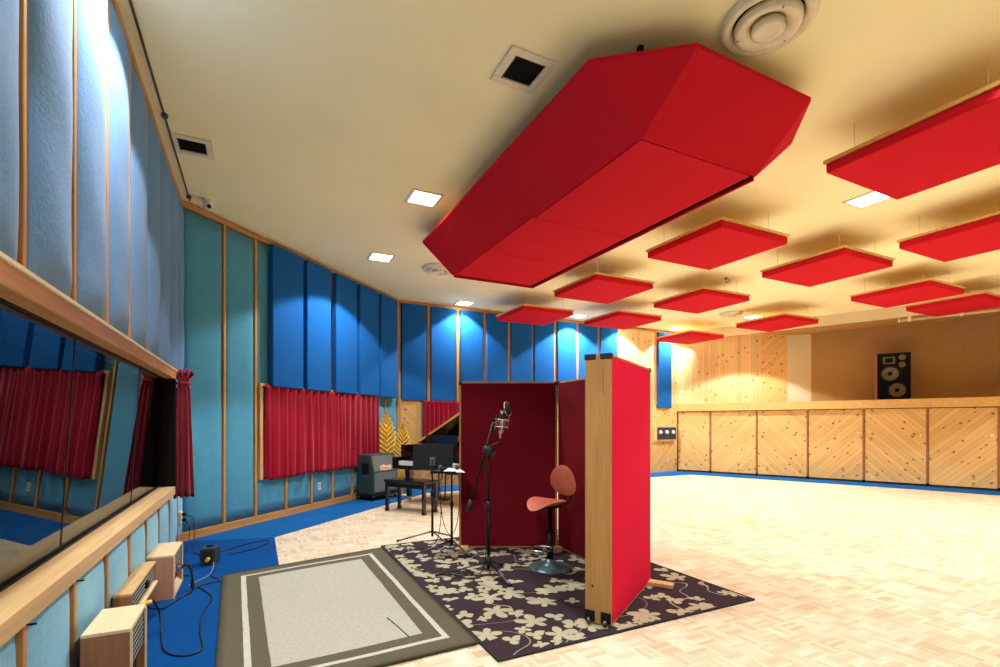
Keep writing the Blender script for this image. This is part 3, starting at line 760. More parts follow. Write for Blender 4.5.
# conduit pipes
m = MB().tube([V3(ab(-.69, -2), CEIL-.02), V3(ab(-.69, 6.70), CEIL-.02)], .009, 8)
o = m.build('ceiling_conduit', M['steel'], smooth=True); tag(o, 'dark steel conduit pipe along the ceiling beside the left wall', 'pipe')
for b in (1.2, 3.45, 4.95, 6.6): MB().box(ab(-.69, b).x-.02, ab(-.69, b).y-.015, CEIL-.036, ab(-.69, b).x+.02, ab(-.69, b).y+.015, CEIL).build('clamp', M['steel'], o)
pts = [W2.at(.25, .07, 3.965), W2.at(L2-.04, .07, 3.965), W3.at(.12, .09, 3.965), W3.at(5.9, .09, 3.965)]
o = MB().tube(pts, .012, 8).build('ceiling_conduit', M['offwhite'], smooth=True); tag(o, 'pale conduit pipe running along the top of the blue panel walls', 'pipe')
for t_ in (1.2, 2.4, 3.6): MB().box(*[v-.018 for v in W2.at(t_, .07, 3.965)], *[v+.018 for v in W2.at(t_, .07, 3.965)]).build('clamp', M['offwhite'], o)
for t_ in (.7, 1.9, 3.1, 4.3): MB().box(*[v-.018 for v in W3.at(t_, .09, 3.965)], *[v+.018 for v in W3.at(t_, .09, 3.965)]).build('clamp', M['offwhite'], o)

# ------------------------------------------------------------------ rugs
fl = thing('floral_rug', 'dark brown rug with cream blossoms under the microphone booth', 'rug', V3(ab(1.245, 2.535), .0), RA)
W_, L_ = 2.23, 2.965
MB().box(.02, .02, 0.001, W_-.02, L_-.02, .012).build('pile', M['rug'], fl)
m = MB(); m.box(0, 0, .001, W_, .022, .014); m.box(0, L_-.022, .001, W_, L_, .014); m.box(0, .022, .001, .022, L_-.022, .014); m.box(W_-.022, .022, .001, W_, L_-.022, .014); m.build('binding', M['binding'], fl, bevel=.003)
q = [ab(-.185, 2.745), ab(1.236, 2.80), ab(1.225, 5.385), ab(-.268, 5.05)]
g = MB(); n = 30; vs = []; fs = []; uv = []; GW, GL = 1.44, 2.45
for top in (1, 0):
    for j in range(n+1):
        for i in range(n+1):
            u, v = i/n, j/n; P = (q[0]*(1-u)+q[1]*u)*(1-v)+(q[3]*(1-u)+q[2]*u)*v
            z = (.016+.0015*math.sin(9*u+4*v)+.001*math.sin(14*v)) if top else .006
            vs.append((P.x, P.y, z)); uv.append((u*GW, v*GL))
N = (n+1)**2
for j in range(n):
    for i in range(n):
        k = j*(n+1)+i; fs.append((k, k+1, k+n+2, k+n+1)); fs.append((N+k+n+1, N+k+n+2, N+k+1, N+k))
ring = list(range(n+1))+[j*(n+1)+n for j in range(1, n+1)]+[n*(n+1)+i for i in range(n-1, -1, -1)]+[j*(n+1) for j in range(n-1, 0, -1)]
for k in range(len(ring)): a_, b_ = ring[k], ring[(k+1) % len(ring)]; fs.append((b_, a_, N+a_, N+b_))
g.add(vs, fs); g.uv = uv
o = g.build('grey_rug', border_rug(GW, GL), smooth=True); tag(o, 'grey rug with olive border and white stripe lying on blue carpet and parquet', 'rug')
m = MB()
for i in range(4):
    p, p2 = q[i], q[(i+1) % 4]; m.tube([V3(p, .013), V3(p2, .013)], .008, 6)
m.build('binding', M['bind2'], o)
o2 = MB().tube(catmull([V3(ab(.87, 3.06), .021), V3(ab(.85, 3.22), .021), V3(ab(.82, 3.42), .021)]), .0035, 5).build('dark_cable', M['cable']); tag(o2, 'short dark cord lying on the near right part of the grey rug', 'cable')

# ------------------------------------------------------------------ acoustic screens (booth)
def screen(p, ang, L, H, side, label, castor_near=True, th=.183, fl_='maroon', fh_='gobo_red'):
    """p: near corner of the visible face; local x along the face, +y*side is the body thickness"""
    r = thing('acoustic_screen', label, 'screen', V3(p, .0), ang, 'wheeled acoustic screens of the booth')
    y0, y1 = (0, th*side); z0, z1 = .018, H
    lo, hi = min(y0, y1), max(y0, y1)
    for x in (0, L-.03): MB().box(x, lo, z0, x+.03, hi, z1).build('end_board', M['goboz'], r, bevel=.003)
    for z in (z0, z1-.03): MB().box(.03, lo, z, L-.03, hi, z+.03).build('rail', M['gobox'], r, bevel=.003)
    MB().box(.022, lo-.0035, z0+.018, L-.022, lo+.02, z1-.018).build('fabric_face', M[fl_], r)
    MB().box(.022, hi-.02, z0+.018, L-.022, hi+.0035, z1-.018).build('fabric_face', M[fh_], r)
    MB().box(.03, lo+.02, z0+.03, L-.03, hi-.02, z1-.03).build('core', M['dark'], r)
    for x in (0, L):
        for y in (lo, hi):
            sx = 1 if x == 0 else -1; sy = 1 if y == lo else -1
            MB().box(x-.004*sx, y-.0055*sy, z1-.035, x+.034*sx, y+.078*sy, z1+.006).build('corner_protector', M['blackplastic'], r, bevel=.006)
    xn = 0 if castor_near else L; sx = 1 if castor_near else -1
    for y in (lo+.035, hi-.035):
        b = MB(); b.box(xn-.006*sx, y-.036, .03, xn+.0*sx, y+.036, .105); b.box(xn-.014*sx, y-.020, .05, xn-.006*sx, y+.020, .095)
        b = b.build('castor_bracket', M['black'], r, bevel=.003)
        wh = MB().lathe([(0, -.010), (.021, -.010), (.024, -.005), (.024, .005), (.021, .010), (0, .010)], 20).build('castor_wheel', M['steel'], b, smooth=True)
        wh.location = (xn-.020*sx, y, .038); wh.rotation_euler = (PI/2, 0, 0)
        MB().tube([(xn-.020*sx, y-.016, .038), (xn-.020*sx, y+.016, .038), ], .006, 8).build('axle', M['metal'], b)
    xf = L-.06 if castor_near else .06
    MB().box(xf-.045, lo-.20, .014, xf+.045, hi+.20, .046).build('foot', M['palez'], r, bevel=.004)
    return r
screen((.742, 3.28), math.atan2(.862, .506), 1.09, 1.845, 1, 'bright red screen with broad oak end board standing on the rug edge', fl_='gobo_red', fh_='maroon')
screen((-.447, 5.37), 0, 1.075, 1.83, 1, 'dark red screen standing behind the microphone', castor_near=False)
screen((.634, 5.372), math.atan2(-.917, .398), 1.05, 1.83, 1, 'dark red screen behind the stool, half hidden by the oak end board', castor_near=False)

# ------------------------------------------------------------------ stool
r = thing('bar_stool', 'terracotta shell bar stool on a grey disc base inside the booth', 'stool', (.47, 4.62, .013), math.radians(217))
MB().lathe([(0, 0), (.205, 0), (.208, .008), (.19, .022), (.10, .035), (.05, .055), (.035, .09), (0, .09)], 40).build('base', M['basemetal'], r, smooth=True)
MB().tube([(0, 0, .05), (0, 0, .36)], .032, 20).tube([(0, 0, .36), (0, 0, .585)], .024, 16).build('column', M['black'], r, smooth=True)
m = MB().torus((.115, 0, .20), .10, .011, 28, 8); m.tube([(0, 0, .215), (.02, 0, .20)], .02, 10); m.torus((0, 0, .21), .034, .008, 16, 6)
m.build('footrest', M['metal'], r, smooth=True)
def shell(prof, thick, n=36, rings=8):
    g = MB(); vs = []; fs = []
    for s_ in (1, -1):
        for k in range(rings+1):
            q_ = k/rings
            for i in range(n):
                x, y, z = prof(q_, 2*PI*i/n); e_ = thick*(1-q_**4)**.5
                vs.append((x, y, z+s_*e_))
    R_ = (rings+1)*n
    for s_ in (0, 1):
        for k in range(rings):
            for i in range(n):
                a_, b_, c_, d_ = k*n+i, k*n+(i+1) % n, (k+1)*n+(i+1) % n, (k+1)*n+i
                fs.append((a_, b_, c_, d_) if s_ == 0 else (R_+d_, R_+c_, R_+b_, R_+a_))
    for i in range(n): fs.append((R_-n+i, R_-n+(i+1) % n, 2*R_-n+(i+1) % n, 2*R_-n+i))
    return g.add(vs, fs)
def seat_p(q_, t_):
    c, s_ = math.cos(t_), math.sin(t_)
    wid = .19*(1-.55*max(0, -c)**1.3)
    x = .21*c*q_+.02; y = wid*s_*q_
    return (x, y, .605+.05*(y/.19)**2+.018*max(0, (x-.1)/.13)**2*0-.035*max(0, (x-.12)/.1)**2+.02*max(0, -x/.2))
MB_ = shell(seat_p, .016).build('seat', M['terracotta'], r, smooth=True)
def back_p(q_, t_):
    c, s_ = math.cos(t_), math.sin(t_)
    y = .175*s_*q_*(1-.12*c); z = .15*c*q_
    return (y, z, .9*y*y)
m = shell(back_p, .014)
bk = m.build('backrest', M['terracotta'], r, smooth=True); bk.location = (-.19, 0, .815); bk.rotation_euler = (PI/2+math.radians(8), 0, PI/2+math.radians(0))
m = MB().tube(catmull([(-.02, .03, .585), (-.15, .04, .60), (-.225, .04, .62), (-.225, .04, .70), (-.21, .035, .76)]), .009, 8); m.tube(catmull([(-.02, -.03, .585), (-.15, -.04, .60), (-.225, -.04, .62), (-.225, -.04, .70), (-.21, -.035, .76)]), .009, 8); m.box(-.09, -.06, .57, .07, .06, .585)
m.build('support_bracket', M['black'], r, smooth=False)

# ------------------------------------------------------------------ microphone stand
base = Vector((-.105, 4.44)); r = thing('microphone_stand', 'black boom microphone stand in front of the dark red screen', 'microphone stand', V3(base, .013), 0)
for (x, y) in ((-.46, -.06), (.19, -.33), (.12, .26)):
    m = MB().tube([(0, 0, .115), (x, y, .012)], .010, 8); l_ = m.build('leg', M['steel'], r, smooth=True)
    MB().tube([(x*.95, y*.95, .016), (x*1.03, y*1.03, .010)], .014, 8).build('rubber_foot', M['blackplastic'], l_)
m = MB().tube([(0, 0, .05), (0, 0, .60)], .015, 12); m.tube([(0, 0, .60), (0, 0, 1.09)], .0105, 12); m.build('pole', M['black'], r, smooth=True)
m = MB().lathe([(.018, .58), (.026, .59), (.026, .64), (.016, .66)], 14); m.lathe([(.02, .09), (.03, .10), (.03, .14), (.018, .16)], 14); m.build('clutch', M['blackplastic'], r, smooth=True)
m = MB().ball((0, -.02, 1.12), .052, 16, 10); m.tube([(0, -.07, 1.12), (0, .06, 1.12)], .02, 12); m.box(.02, -.045, 1.07, .07, .005, 1.10); m.build('boom_pivot', M['blackplastic'], r, smooth=False)
lo_, hi_ = Vector((-.166, -.05, .63)), Vector((.055, -.03, 1.40))
m = MB().tube([lo_, hi_], .0105, 10); m.build('boom', M['black'], r, smooth=True)
d_ = (hi_-lo_).normalized()
MB().tube([lo_-d_*.06, lo_-d_*.05, lo_+d_*.04, lo_+d_*.05], [.016, .026, .026, .014], 14).build('counterweight', M['blackplastic'], r, smooth=True)
m = MB().tube([hi_-d_*.03, hi_+d_*.02], .016, 10); m.tube([hi_+Vector((-.01, 0, -.08)), hi_+Vector((.02, -.02, -.085))], .012, 8); m.build('boom_clip', M['black'], r)
mp = Vector((.005, 4.40)); r = thing('condenser_microphone', 'nickel condenser microphone in a spider mount hanging from the boom', 'microphone', V3(mp, 1.26), math.radians(0))
ang = Matrix.Rotation(math.radians(6), 4, 'Y')
m = MB(); m.M = ang; m.lathe([(0, -.02), (.010, -.02), (.010, .02), (.022, .03), (.026, .06), (.026, .13), (.029, .135), (.029, .14)], 20); m.build('body', M['nickel'], r, smooth=True)
m = MB(); m.M = ang; m.lathe([(.029, .14), (.030, .15), (.030, .20), (.024, .228), (0, .235)], 20); m.build('head_grille', M['steel'], r, smooth=True)
m = MB(); m.M = ang; m.torus((0, 0, .15), .068, .005, 24, 6); m.torus((0, 0, .085), .060, .005, 24, 6)
m.tube([(-.085, 0, .118), (-.05, 0, .118)], .006, 6); m.tube([(-.05, 0, .15), (-.05, 0, .085)], .005, 6)
for k in range(4):
    an = PI/4+k*PI/2; x, y = math.cos(an)*.080, math.sin(an)*.080
    m.tube([(x, y, .06), (x, y, .19)], .0045, 6); m.tube([(x, y, .15), (x*.5, y*.5, .12)], .0025, 5); m.tube([(x, y, .085), (x*.5, y*.5, .11)], .0025, 5)
m.build('spider_mount', M['nickel'], r)
m = MB().lathe([(0, -.006), (.058, -.006), (.062, 0), (.058, .006), (0, .006)], 28); pf = m.build('pop_filter_disc', M['blackplastic'], r, smooth=True); pf.location = (.062, -.02, .245); pf.rotation_euler = (math.radians(78), 0, math.radians(62))
m = MB().torus((0, 0, 0), .062, .005, 28, 6); q_ = m.build('rim', M['metal'], pf, smooth=True)
MB().tube(catmull([(.062, .02, .24), (.03, .02, .235), (.0, .03, .19), (-.02, .02, .14), (-.05, .0, .11)]), .005, 6).build('gooseneck', M['steel'], r, smooth=True)
pc = catmull([(.0, 4.40, 1.245), (-.01, 4.41, 1.21), (-.06, 4.40, 1.19), (-.10, 4.38, 1.17), (-.135, 4.40, 1.14), (-.14, 4.41, 1.04), (-.128, 4.42, .85), (-.122, 4.42, .60), (-.124, 4.42, .30), (-.15, 4.40, .08), (-.22, 4.40, .022), (-.36, 4.38, .02), (-.47, 4.45, .02), (-.45, 4.55, .02), (-.32, 4.56, .02), (-.26, 4.47, .026), (-.36, 4.34, .02), (-.55, 4.42, .02), (-.80, 4.58, .02)])
o = MB().tube(pc, .0045, 6).build('microphone_cable', M['cable'], smooth=True); tag(o, 'thin dark cable running down the microphone stand and looping on the rug', 'cable')

# ------------------------------------------------------------------ music stands
def tripod(r, legs, h0, rad=.009):
    for (x, y) in legs:
        l_ = MB().tube([(0, 0, h0), (x, y, .012)], rad, 8).build('leg', M['steel'], r, smooth=True)
        MB().tube([(x*.96, y*.96, .015), (x*1.02, y*1.02, .011)], rad+.004, 8).build('rubber_foot', M['blackplastic'], l_)
r = thing('music_stand', 'black music stand with upright desk seen from behind, before the piano', 'music stand', (-.78, 5.66, .013))
tripod(r, ((-.40, -.02), (.22, -.22), (.20, .22)), .12)
m = MB().tube([(0, 0, .06), (0, 0, .55)], .014, 12); m.tube([(0, 0, .55), (0, 0, .95)], .010, 12); m.lathe([(.012, .52), (.022, .53), (.022, .58), (.012, .59)], 12); m.build('pole', M['black'], r, smooth=True)
m = MB(); m.M = Matrix.Translation((0, .02, .83)) @ Matrix.Rotation(math.radians(-14), 4, 'X')
m.box(-.232, -.004, 0, .232, .0, .30); m.box(-.232, 0, -.004, .232, .06, .006); m.build('desk', M['black'], r, bevel=.002)
m = MB(); m.M = Matrix.Translation((0, .02, .83)) @ Matrix.Rotation(math.radians(-14), 4, 'X')
m.box(-.03, -.03, .04, .03, -.004, .14)
for x in (-.02, .02): m.tube([(x, -.004, .115), (x, -.045, .115)], .008, 8)
m.build('desk_clamp', M['steel'], r)
r = thing('music_stand', 'music stand with flat tray holding paper and headphones beside the dark red screen', 'music stand', (-.515, 5.24, .013), math.radians(-8))
tripod(r, ((-.33, -.22), (.25, -.22), (-.12, .40)), .12)
m = MB().tube([(0, 0, .06), (0, 0, .50)], .013, 12); m.tube([(0, 0, .50), (0, 0, .84)], .0095, 12); m.lathe([(.012, .47), (.02, .48), (.02, .52), (.012, .53)], 12); m.build('pole', M['black'], r, smooth=True)
m = MB(); m.box(-.19, -.14, .84, .08, .10, .85); m.box(-.19, -.15, .84, .08, -.14, .865); m.build('tray', M['black'], r, bevel=.002)
m = MB(); m.box(-.06, -.05, .815, .06, .05, .84); m.build('tray_bracket', M['steel'], r)
o = MB().add([(-.60, 5.13, .869), (-.36, 5.10, .866), (-.44, 5.32, .885), (-.56, 5.32, .89)], [(0, 1, 2, 3)]).build('sheet_of_paper', M['paper'], solid=.003); tag(o, 'white sheet of paper lying on the flat music stand tray', 'paper')
r = thing('headphones', 'black and chrome headphones resting on the flat music stand tray', 'headphones', (-.555, 5.28, .868), math.radians(20))
m = MB().torus((0, 0, .02), .085, .010, 24, 8, 0, PI); m.build('headband', M['blackplastic'], r, smooth=True)
for x in (-.085, .085):
    e_ = MB().lathe([(0, -.018), (.036, -.018), (.042, -.008), (.042, .012), (.03, .02), (0, .02)], 20).build('ear_cup', M['blackplastic'], r, smooth=True); e_.location = (x, -.02, .022); e_.rotation_euler = (0, PI/2.4, 0)
    MB().torus((0, 0, -.018), .03, .006, 18, 6).build('cup_ring', M['metal'], e_, smooth=True)
o = MB().tube(catmull([(-.62, 5.28, .86), (-.645, 5.26, .70), (-.63, 5.24, .42), (-.655, 5.28, .20), (-.72, 5.36, .06), (-.86, 5.30, .021), (-1.05, 5.16, .021)]), .0042, 6).build('headphone_cable', M['cable'], smooth=True); tag(o, 'black cable falling from the tray and curling along the floor to the left', 'cable')
o = MB().tube(catmull([(-.61, 5.24, .86), (-.63, 5.22, .55), (-.60, 5.22, .32), (-.53, 5.18, .205), (-.465, 5.20, .28), (-.43, 5.22, .55), (-.44, 5.22, .84)]), .0042, 6).build('headphone_cable', M['cable'], smooth=True); tag(o, 'black cable hanging in a U loop under the flat tray', 'cable')

# ------------------------------------------------------------------ grand piano
r = thing('grand_piano', 'black grand piano with raised lid in the far left corner', 'piano', (-1.21, 8.03, .0), math.radians(-30.7))
def pout(s_=1, dx=0):
    pts = [(-.74, .34), (.74, .34), (.745, .8)]
    for k in range(9):
        t_ = k/8; pts.append((.745-.60*(t_*t_*(3-2*t_)), .8+.95*t_))
    pts += [(.10, 1.84), (-.02, 1.95), (-.20, 2.0), (-.42, 1.98), (-.60, 1.90), (-.70, 1.75), (-.74, 1.55)]
    return pts
OUT = pout()
g = MB(); n = len(OUT); inn = []
cx_, cy_ = -.1, 1.1
for x, y in OUT:
    v_ = Vector((cx_-x, cy_-y)); v_.normalize(); inn.append((x+v_.x*.045, y+v_.y*.045))
vs = [(x, y, .66) for x, y in OUT]+[(x, y, 1.0) for x, y in OUT]+[(x, y, 1.0) for x, y in inn]+[(x, y, .66) for x, y in inn]
fs = []
for i in range(n):
    j = (i+1) % n; fs += [(i, j, n+j, n+i), (n+i, n+j, 2*n+j, 2*n+i), (2*n+i, 2*n+j, 3*n+j, 3*n+i), (3*n+i, 3*n+j, j, i)]
g.add(vs, fs).build('case_rim', M['gloss'], r)
MB().prism(inn, .80, .83).build('soundboard', M['gold'], r)
MB().prism(inn, .66, .69).build('underside', M['walnut'], r)
m = MB(); m.box(-.74, .0, .60, .74, .36, .665); m.box(-.74, .0, .665, -.66, .36, .80); m.box(.66, .0, .665, .74, .36, .80); m.box(-.74, .22, .80, -.66, .36, 1.0); m.box(.66, .22, .80, .74, .36, 1.0)
m.build('keybed', M['gloss'], r, bevel=.006)
m = MB()
for k in range(52): x = -.615+k*.02365; m.box(x+.0006, .03, .665, x+.023, .18, .735)
m.build('white_keys', M['ivory'], r)
m = MB()
for k in range(51):
    if k % 7 in (1, 4): continue
    x = -.615+(k+1)*.02365; m.box(x-.006, .085, .735, x+.006, .18, .748)
m.build('black_keys', M['gloss'], r)
m = MB(); m.box(-.66, .18, .665, .66, .20, .88); m.box(-.66, .20, .84, .66, .34, .88); m.build('fallboard', M['gloss'], r)
m = MB(); m.M = Matrix.Translation((0, .36, .985)) @ Matrix.Rotation(math.radians(-18), 4, 'X'); m.box(-.34, 0, 0, .34, .015, .20); m.build('music_desk', M['gloss'], r)
# lid, hinged on the straight bass side
lid = []
for x, y in OUT: lid.append((x+.74, y))
ls = [p for p in lid if p[1] > .34]
lidp = [(0, .68), (1.485, .68)]+[p for p in lid if p[1] > .7]
m = MB(); m.M = Matrix.Translation((-.74, 0, 1.005)) @ Matrix.Rotation(math.radians(-29), 4, 'Y'); m.prism(lidp, 0, .022); m.build('lid', M['gloss'], r, bevel=.003)
m = MB(); m.M = Matrix.Translation((-.74, 0, 1.005)) @ Matrix.Rotation(math.radians(-29), 4, 'Y'); m.box(.02, .672, .022, 1.47, 1.03, .042); m.build('folded_front_lid', M['gloss'], r, bevel=.003)
m = MB(); m.M = Matrix.Translation((-.74, 0, 1.005)) @ Matrix.Rotation(math.radians(-29), 4, 'Y'); m.box(.01, .668, .004, 1.475, .672, .040); m.build('lid_edge_reflection', M['trimx'], r)  # tan strip stands in for light reflecting off the lacquered lid edge
MB().tube([(.60, .95, 1.0), (.40, .95, 1.60)], .012, 8).build('lid_prop', M['gloss'], r)
for (x, y) in ((-.62, .30), (.62, .30), (-.28, 1.65)):
    l_ = MB().box(x-.055, y-.055, .50, x+.055, y+.055, .66); l_.add([(x-.05, y-.05, .5), (x+.05, y-.05, .5), (x+.05, y+.05, .5), (x-.05, y+.05, .5), (x-.033, y-.033, .10), (x+.033, y-.033, .10), (x+.033, y+.033, .10), (x-.033, y+.033, .10)], [(0,1,5,4),(1,2,6,5),(2,3,7,6),(3,0,4,7),(0,1,2,3),(4,5,6,7)])
    l_ = l_.build('leg', M['gloss'], r, bevel=.004)
    MB().lathe([(0, -.015), (.035, -.015), (.035, .015), (0, .015)], 16).build('caster', M['gold'], l_).location = (0, 0, 0)
    c_ = l_.children[0]; c_.location = (x, y, .043); c_.rotation_euler = (PI/2, 0, .4)
    MB().box(x-.03, y-.03, .075, x+.03, y+.03, .10).build('caster_plate', M['gold'], l_)
m = MB()
for x in (-.07, .07): m.tube([(x, .44, .66), (x, .42, .12)], .015, 8)
m.box(-.13, .36, .06, .13, .50, .12); m.build('pedal_lyre', M['gloss'], r, bevel=.004)
for x in (-.06, 0, .06): MB().box(x-.012, .26, .075, x+.012, .36, .085).build('pedal', M['gold'], r, bevel=.003)
m = MB(); m.box(-.3, .55, .66, -.27, 1.7, .665)
# bench
r = thing('piano_bench', 'black wooden piano bench in front of the grand piano', 'bench', (-1.385, 7.655, 0), math.radians(-30.7))
MB().box(-.41, -.18, .455, .41, .18, .50).build('seat', M['gloss'], r, bevel=.012)
m = MB(); m.box(-.385, -.155, .385, .385, -.135, .455); m.box(-.385, .135, .385, .385, .155, .455); m.box(-.385, -.135, .385, -.365, .135, .455); m.box(.365, -.135, .385, .385, .135, .455); m.build('apron', M['black'], r)
for x in (-.37, .37):
    for y in (-.14, .14):
        MB().box(x-.024, y-.024, .08, x+.024, y+.024, .455).add([(x-.018, y-.018, .08), (x+.018, y-.018, .08), (x+.018, y+.018, .08), (x-.018, y+.018, .08), (x-.028, y-.028, .0), (x+.028, y-.028, .0), (x+.028, y+.028, .0), (x-.028, y+.028, .0)], [(0,1,5,4),(1,2,6,5),(2,3,7,6),(3,0,4,7),(0,1,2,3),(4,5,6,7)]).build('leg', M['gloss'], r, bevel=.004)

# ------------------------------------------------------------------ guitar cabinet on castors
an = math.atan2(math.cos(math.radians(28)), math.sin(math.radians(28)))
r = thing('guitar_cabinet', 'worn dark slant-front guitar speaker cabinet on castors by the red curtain', 'speaker cabinet', (-2.23, 8.62, .006), an)
# local x along the front, +y back towards the wall
Wd, D, z0, z1 = .66, .36, .11, .81
sidep = [(0, z0), (D, z0), (D, z1), (.075, z1), (.0, .50)]
m = MB(); vs = [(0, y, z) for y, z in sidep]+[(Wd, y, z) for y, z in sidep]
m.add(vs, [(0, 1, 2, 3, 4), (9, 8, 7, 6, 5), (0, 5, 6, 1), (1, 6, 7, 2), (2, 7, 8, 3), (3, 8, 9, 4), (4, 9, 5, 0)]).build('cabinet', M['tolex'], r, bevel=.012)
MB().box(.04, -.006, .15, Wd-.04, .004, .49).build('lower_grille', M['ampcloth'], r)
m = MB(); m.M = Matrix.Translation((0, .0, .50)) @ Matrix.Rotation(-math.atan2(.075, .31), 4, 'X'); m.box(.04, -.006, .015, Wd-.04, .004, .295); m.build('upper_grille', M['ampcloth'], r)
up = Matrix.Translation((0, .0, .50)) @ Matrix.Rotation(-math.atan2(.075, .31), 4, 'X')
m = MB(); m.M = up; m.prism_y([(.20, .03), (.34, .015), (.48, .03), (.50, .08), (.46, .12), (.38, .10), (.30, .125), (.20, .10)], -.009, -.005); m.build('torn_label', M['amber'], r)
m = MB(); m.M = up; m.tube(catmull([(.23, -.010, .06), (.25, -.010, .09), (.27, -.010, .05), (.29, -.010, .07), (.31, -.010, .05), (.33, -.010, .075), (.35, -.010, .05), (.38, -.010, .07), (.40, -.010, .05), (.44, -.010, .07)]), .005, 5); m.build('red_script', M['redink'], r)
MB().box(-.004, .10, .46, .002, .26, .66).build('side_handle', M['black'], r, bevel=.003)
MB().box(-.006, .11, .42, .002, .25, .435).build('handle_plate', M['metal'], r)
MB().box(-.03, -.02, .075, Wd+.03, D+.03, .11).build('dolly', M['black'], r)
for x in (.04, Wd-.04):
    for y in (.03, D-.04):
        c_ = MB().lathe([(0, -.014), (.032, -.014), (.036, 0), (.032, .014), (0, .014)], 16).build('castor', M['black'], r, smooth=True); c_.location = (x, y, .036); c_.rotation_euler = (PI/2, 0, .5)
        MB().box(x-.02, y-.02, .06, x+.02, y+.02, .076).build('castor_plate', M['metal'], c_.parent)

# ------------------------------------------------------------------ gilded leaf ornaments
def leaf(p, ang, H, hw, lean, label, seed):
    r = thing('leaf_ornament', label, 'ornament', V3(p, .006), ang, 'gilded leaf ornaments')
    rnd = random.Random(seed); n = 116; pts_r = []; pts_l = []
    zb = .26
    for k in range(n+1):
        v = k/n; z = zb+(H-zb)*v
        w = hw*(math.sin(PI*v**.9)**.7) if 0 < v < 1 else 0
        s_ = .010*(1 if k % 8 < 4 else -1)*(1 if 0 < v < 1 else 0)
        pts_r.append((w+s_, z)); pts_l.append((-w-s_, z))
    g = MB(); vs = []; fs = []; m_ = 6
    for s_ in (0, 1):
        for k in range(n+1):
            for i in range(-m_, m_+1):
                u = i/m_; w = pts_r[k][0]; x = w*u; z = pts_r[k][1]
                y = -.05*(1-u*u)*math.sin(PI*k/n)-.022*math.sin(k*PI*.25-abs(u)*11)+(.012 if s_ else 0)
                vs.append((x, y+lean*(z/H)**2, z))
    R_ = (n+1)*(2*m_+1); W_ = 2*m_+1
    for k in range(n):
        for i in range(2*m_):
            a_ = k*W_+i; q_ = (a_, a_+1, a_+W_+1, a_+W_); fs.append(q_); fs.append(tuple(R_+t_ for t_ in reversed(q_)))
        for i in (0, 2*m_): a_ = k*W_+i; fs.append((a_, a_+W_, R_+a_+W_, R_+a_))
    g.add(vs, fs).build('leaf_blade', M['leaf'], r)
    MB().tube([(0, .01, .02), (0, -.02, .4), (0, -.035+lean*.4, H*.66), (0, .0+lean*.9, H*.95)], [.016, .014, .010, .004], 8).build('midrib', M['gold'], r, smooth=True)
    MB().lathe([(0, 0), (.12, 0), (.12, .012), (.03, .025), (0, .025)], 24).build('base', M['gold'], r, smooth=True)
leaf((-2.20, 9.52), math.radians(15), 1.58, .20, .03, 'taller gilded leaf ornament standing beside the red curtain edge', 1)
leaf((-1.86, 9.36), math.radians(5), 1.36, .17, .03, 'shorter gilded leaf ornament standing just left of the piano', 2)

# ------------------------------------------------------------------ wooden boxes along the left wall
def wbox(a0, a1, b0, b1, h, side_mat, label, kind):
    """local x: across (room side +), y: along the wall"""
    r = thing('speaker_box', label, 'speaker box', V3(ab(a0, b0), .006), RA, 'wooden boxes along the left wall')
    w, L = a1-a0, b1-b0; t_ = .016
    MB().box(0, 0, h-t_, w, L, h).build('top_board', M['birch'] if kind != 'low' else M['palez'], r, bevel=.002)
    z0 = 0 if kind != 'low' else .20
    for y_ in (0, L-t_): MB().box(0, y_, z0, w-.002, y_+t_, h-t_).build('side_board', side_mat, r, bevel=.002)
    m = MB(); m.box(0, t_, z0, t_, L-t_, h-t_); m.build('back_board', M['walnut'], r)
    gz = z0+.03 if kind == 'low' else h*.48
    m = MB(); m.box(w-.014, t_, gz, w-.008, L-t_, h-t_); m.build('grille', M['grille'], r)
    if kind == 'low':
        MB().box(t_, t_, z0, w+.012, L, z0+.018).build('bottom_board', M['birch'], r, bevel=.002)
        MB().box(.0, .06, 0, .05, L-.06, z0).build('plinth', M['dark'], r)
        m = MB(); m.box(w-.010, L*.55, gz+.03, w+.006, L*.63, gz+.07); m.build('knob_plate', M['black'], r)
    else:
        MB().box(t_, t_, 0, w, L-t_, .014).build('bottom_board', M['birch'], r)
        MB().box(w-.05, t_, .014, w-.04, L-t_, gz).build('baffle', M['blackplastic'], r)
        m = MB(); m.add([(w-.04, t_, .014), (w, t_, .014), (w-.04, L-t_, .014), (w, L-t_, .014), (w-.04, t_, .05), (w-.04, L-t_, .05)], [(0,2,3,1),(0,4,5,2),(4,1,3,5),(0,1,4),(2,5,3)]); m.build('front_ledge', M['birch'], r)
        for y_ in (0, L-.018): MB().box(w-.004, y_, 0, w+.004, y_+.018, h-t_).build('front_edging', M['birch'], r)
    return r
b1_ = wbox(-.722, -.533, 2.865, 3.225, .40, M['walnut'], 'nearest wooden speaker box by the left wall, cut by the bottom edge', 'tall')
b2_ = wbox(-.755, -.660, 3.59, 4.36, .36, M['walnut'], 'long low wooden speaker box, middle of three along the left wall', 'low')
b3_ = wbox(-.755, -.575, 4.565, 5.06, .345, M['rosewood'], 'farthest rosy brown wooden speaker box with pale top by the left wall', 'tall')
m = MB().box(.176, .03, .20, .20, .10, .26); m.tube([(.20, .065, .23), (.225, .065, .23)], .016, 10); m.build('jack_plate', M['metal'], b3_)

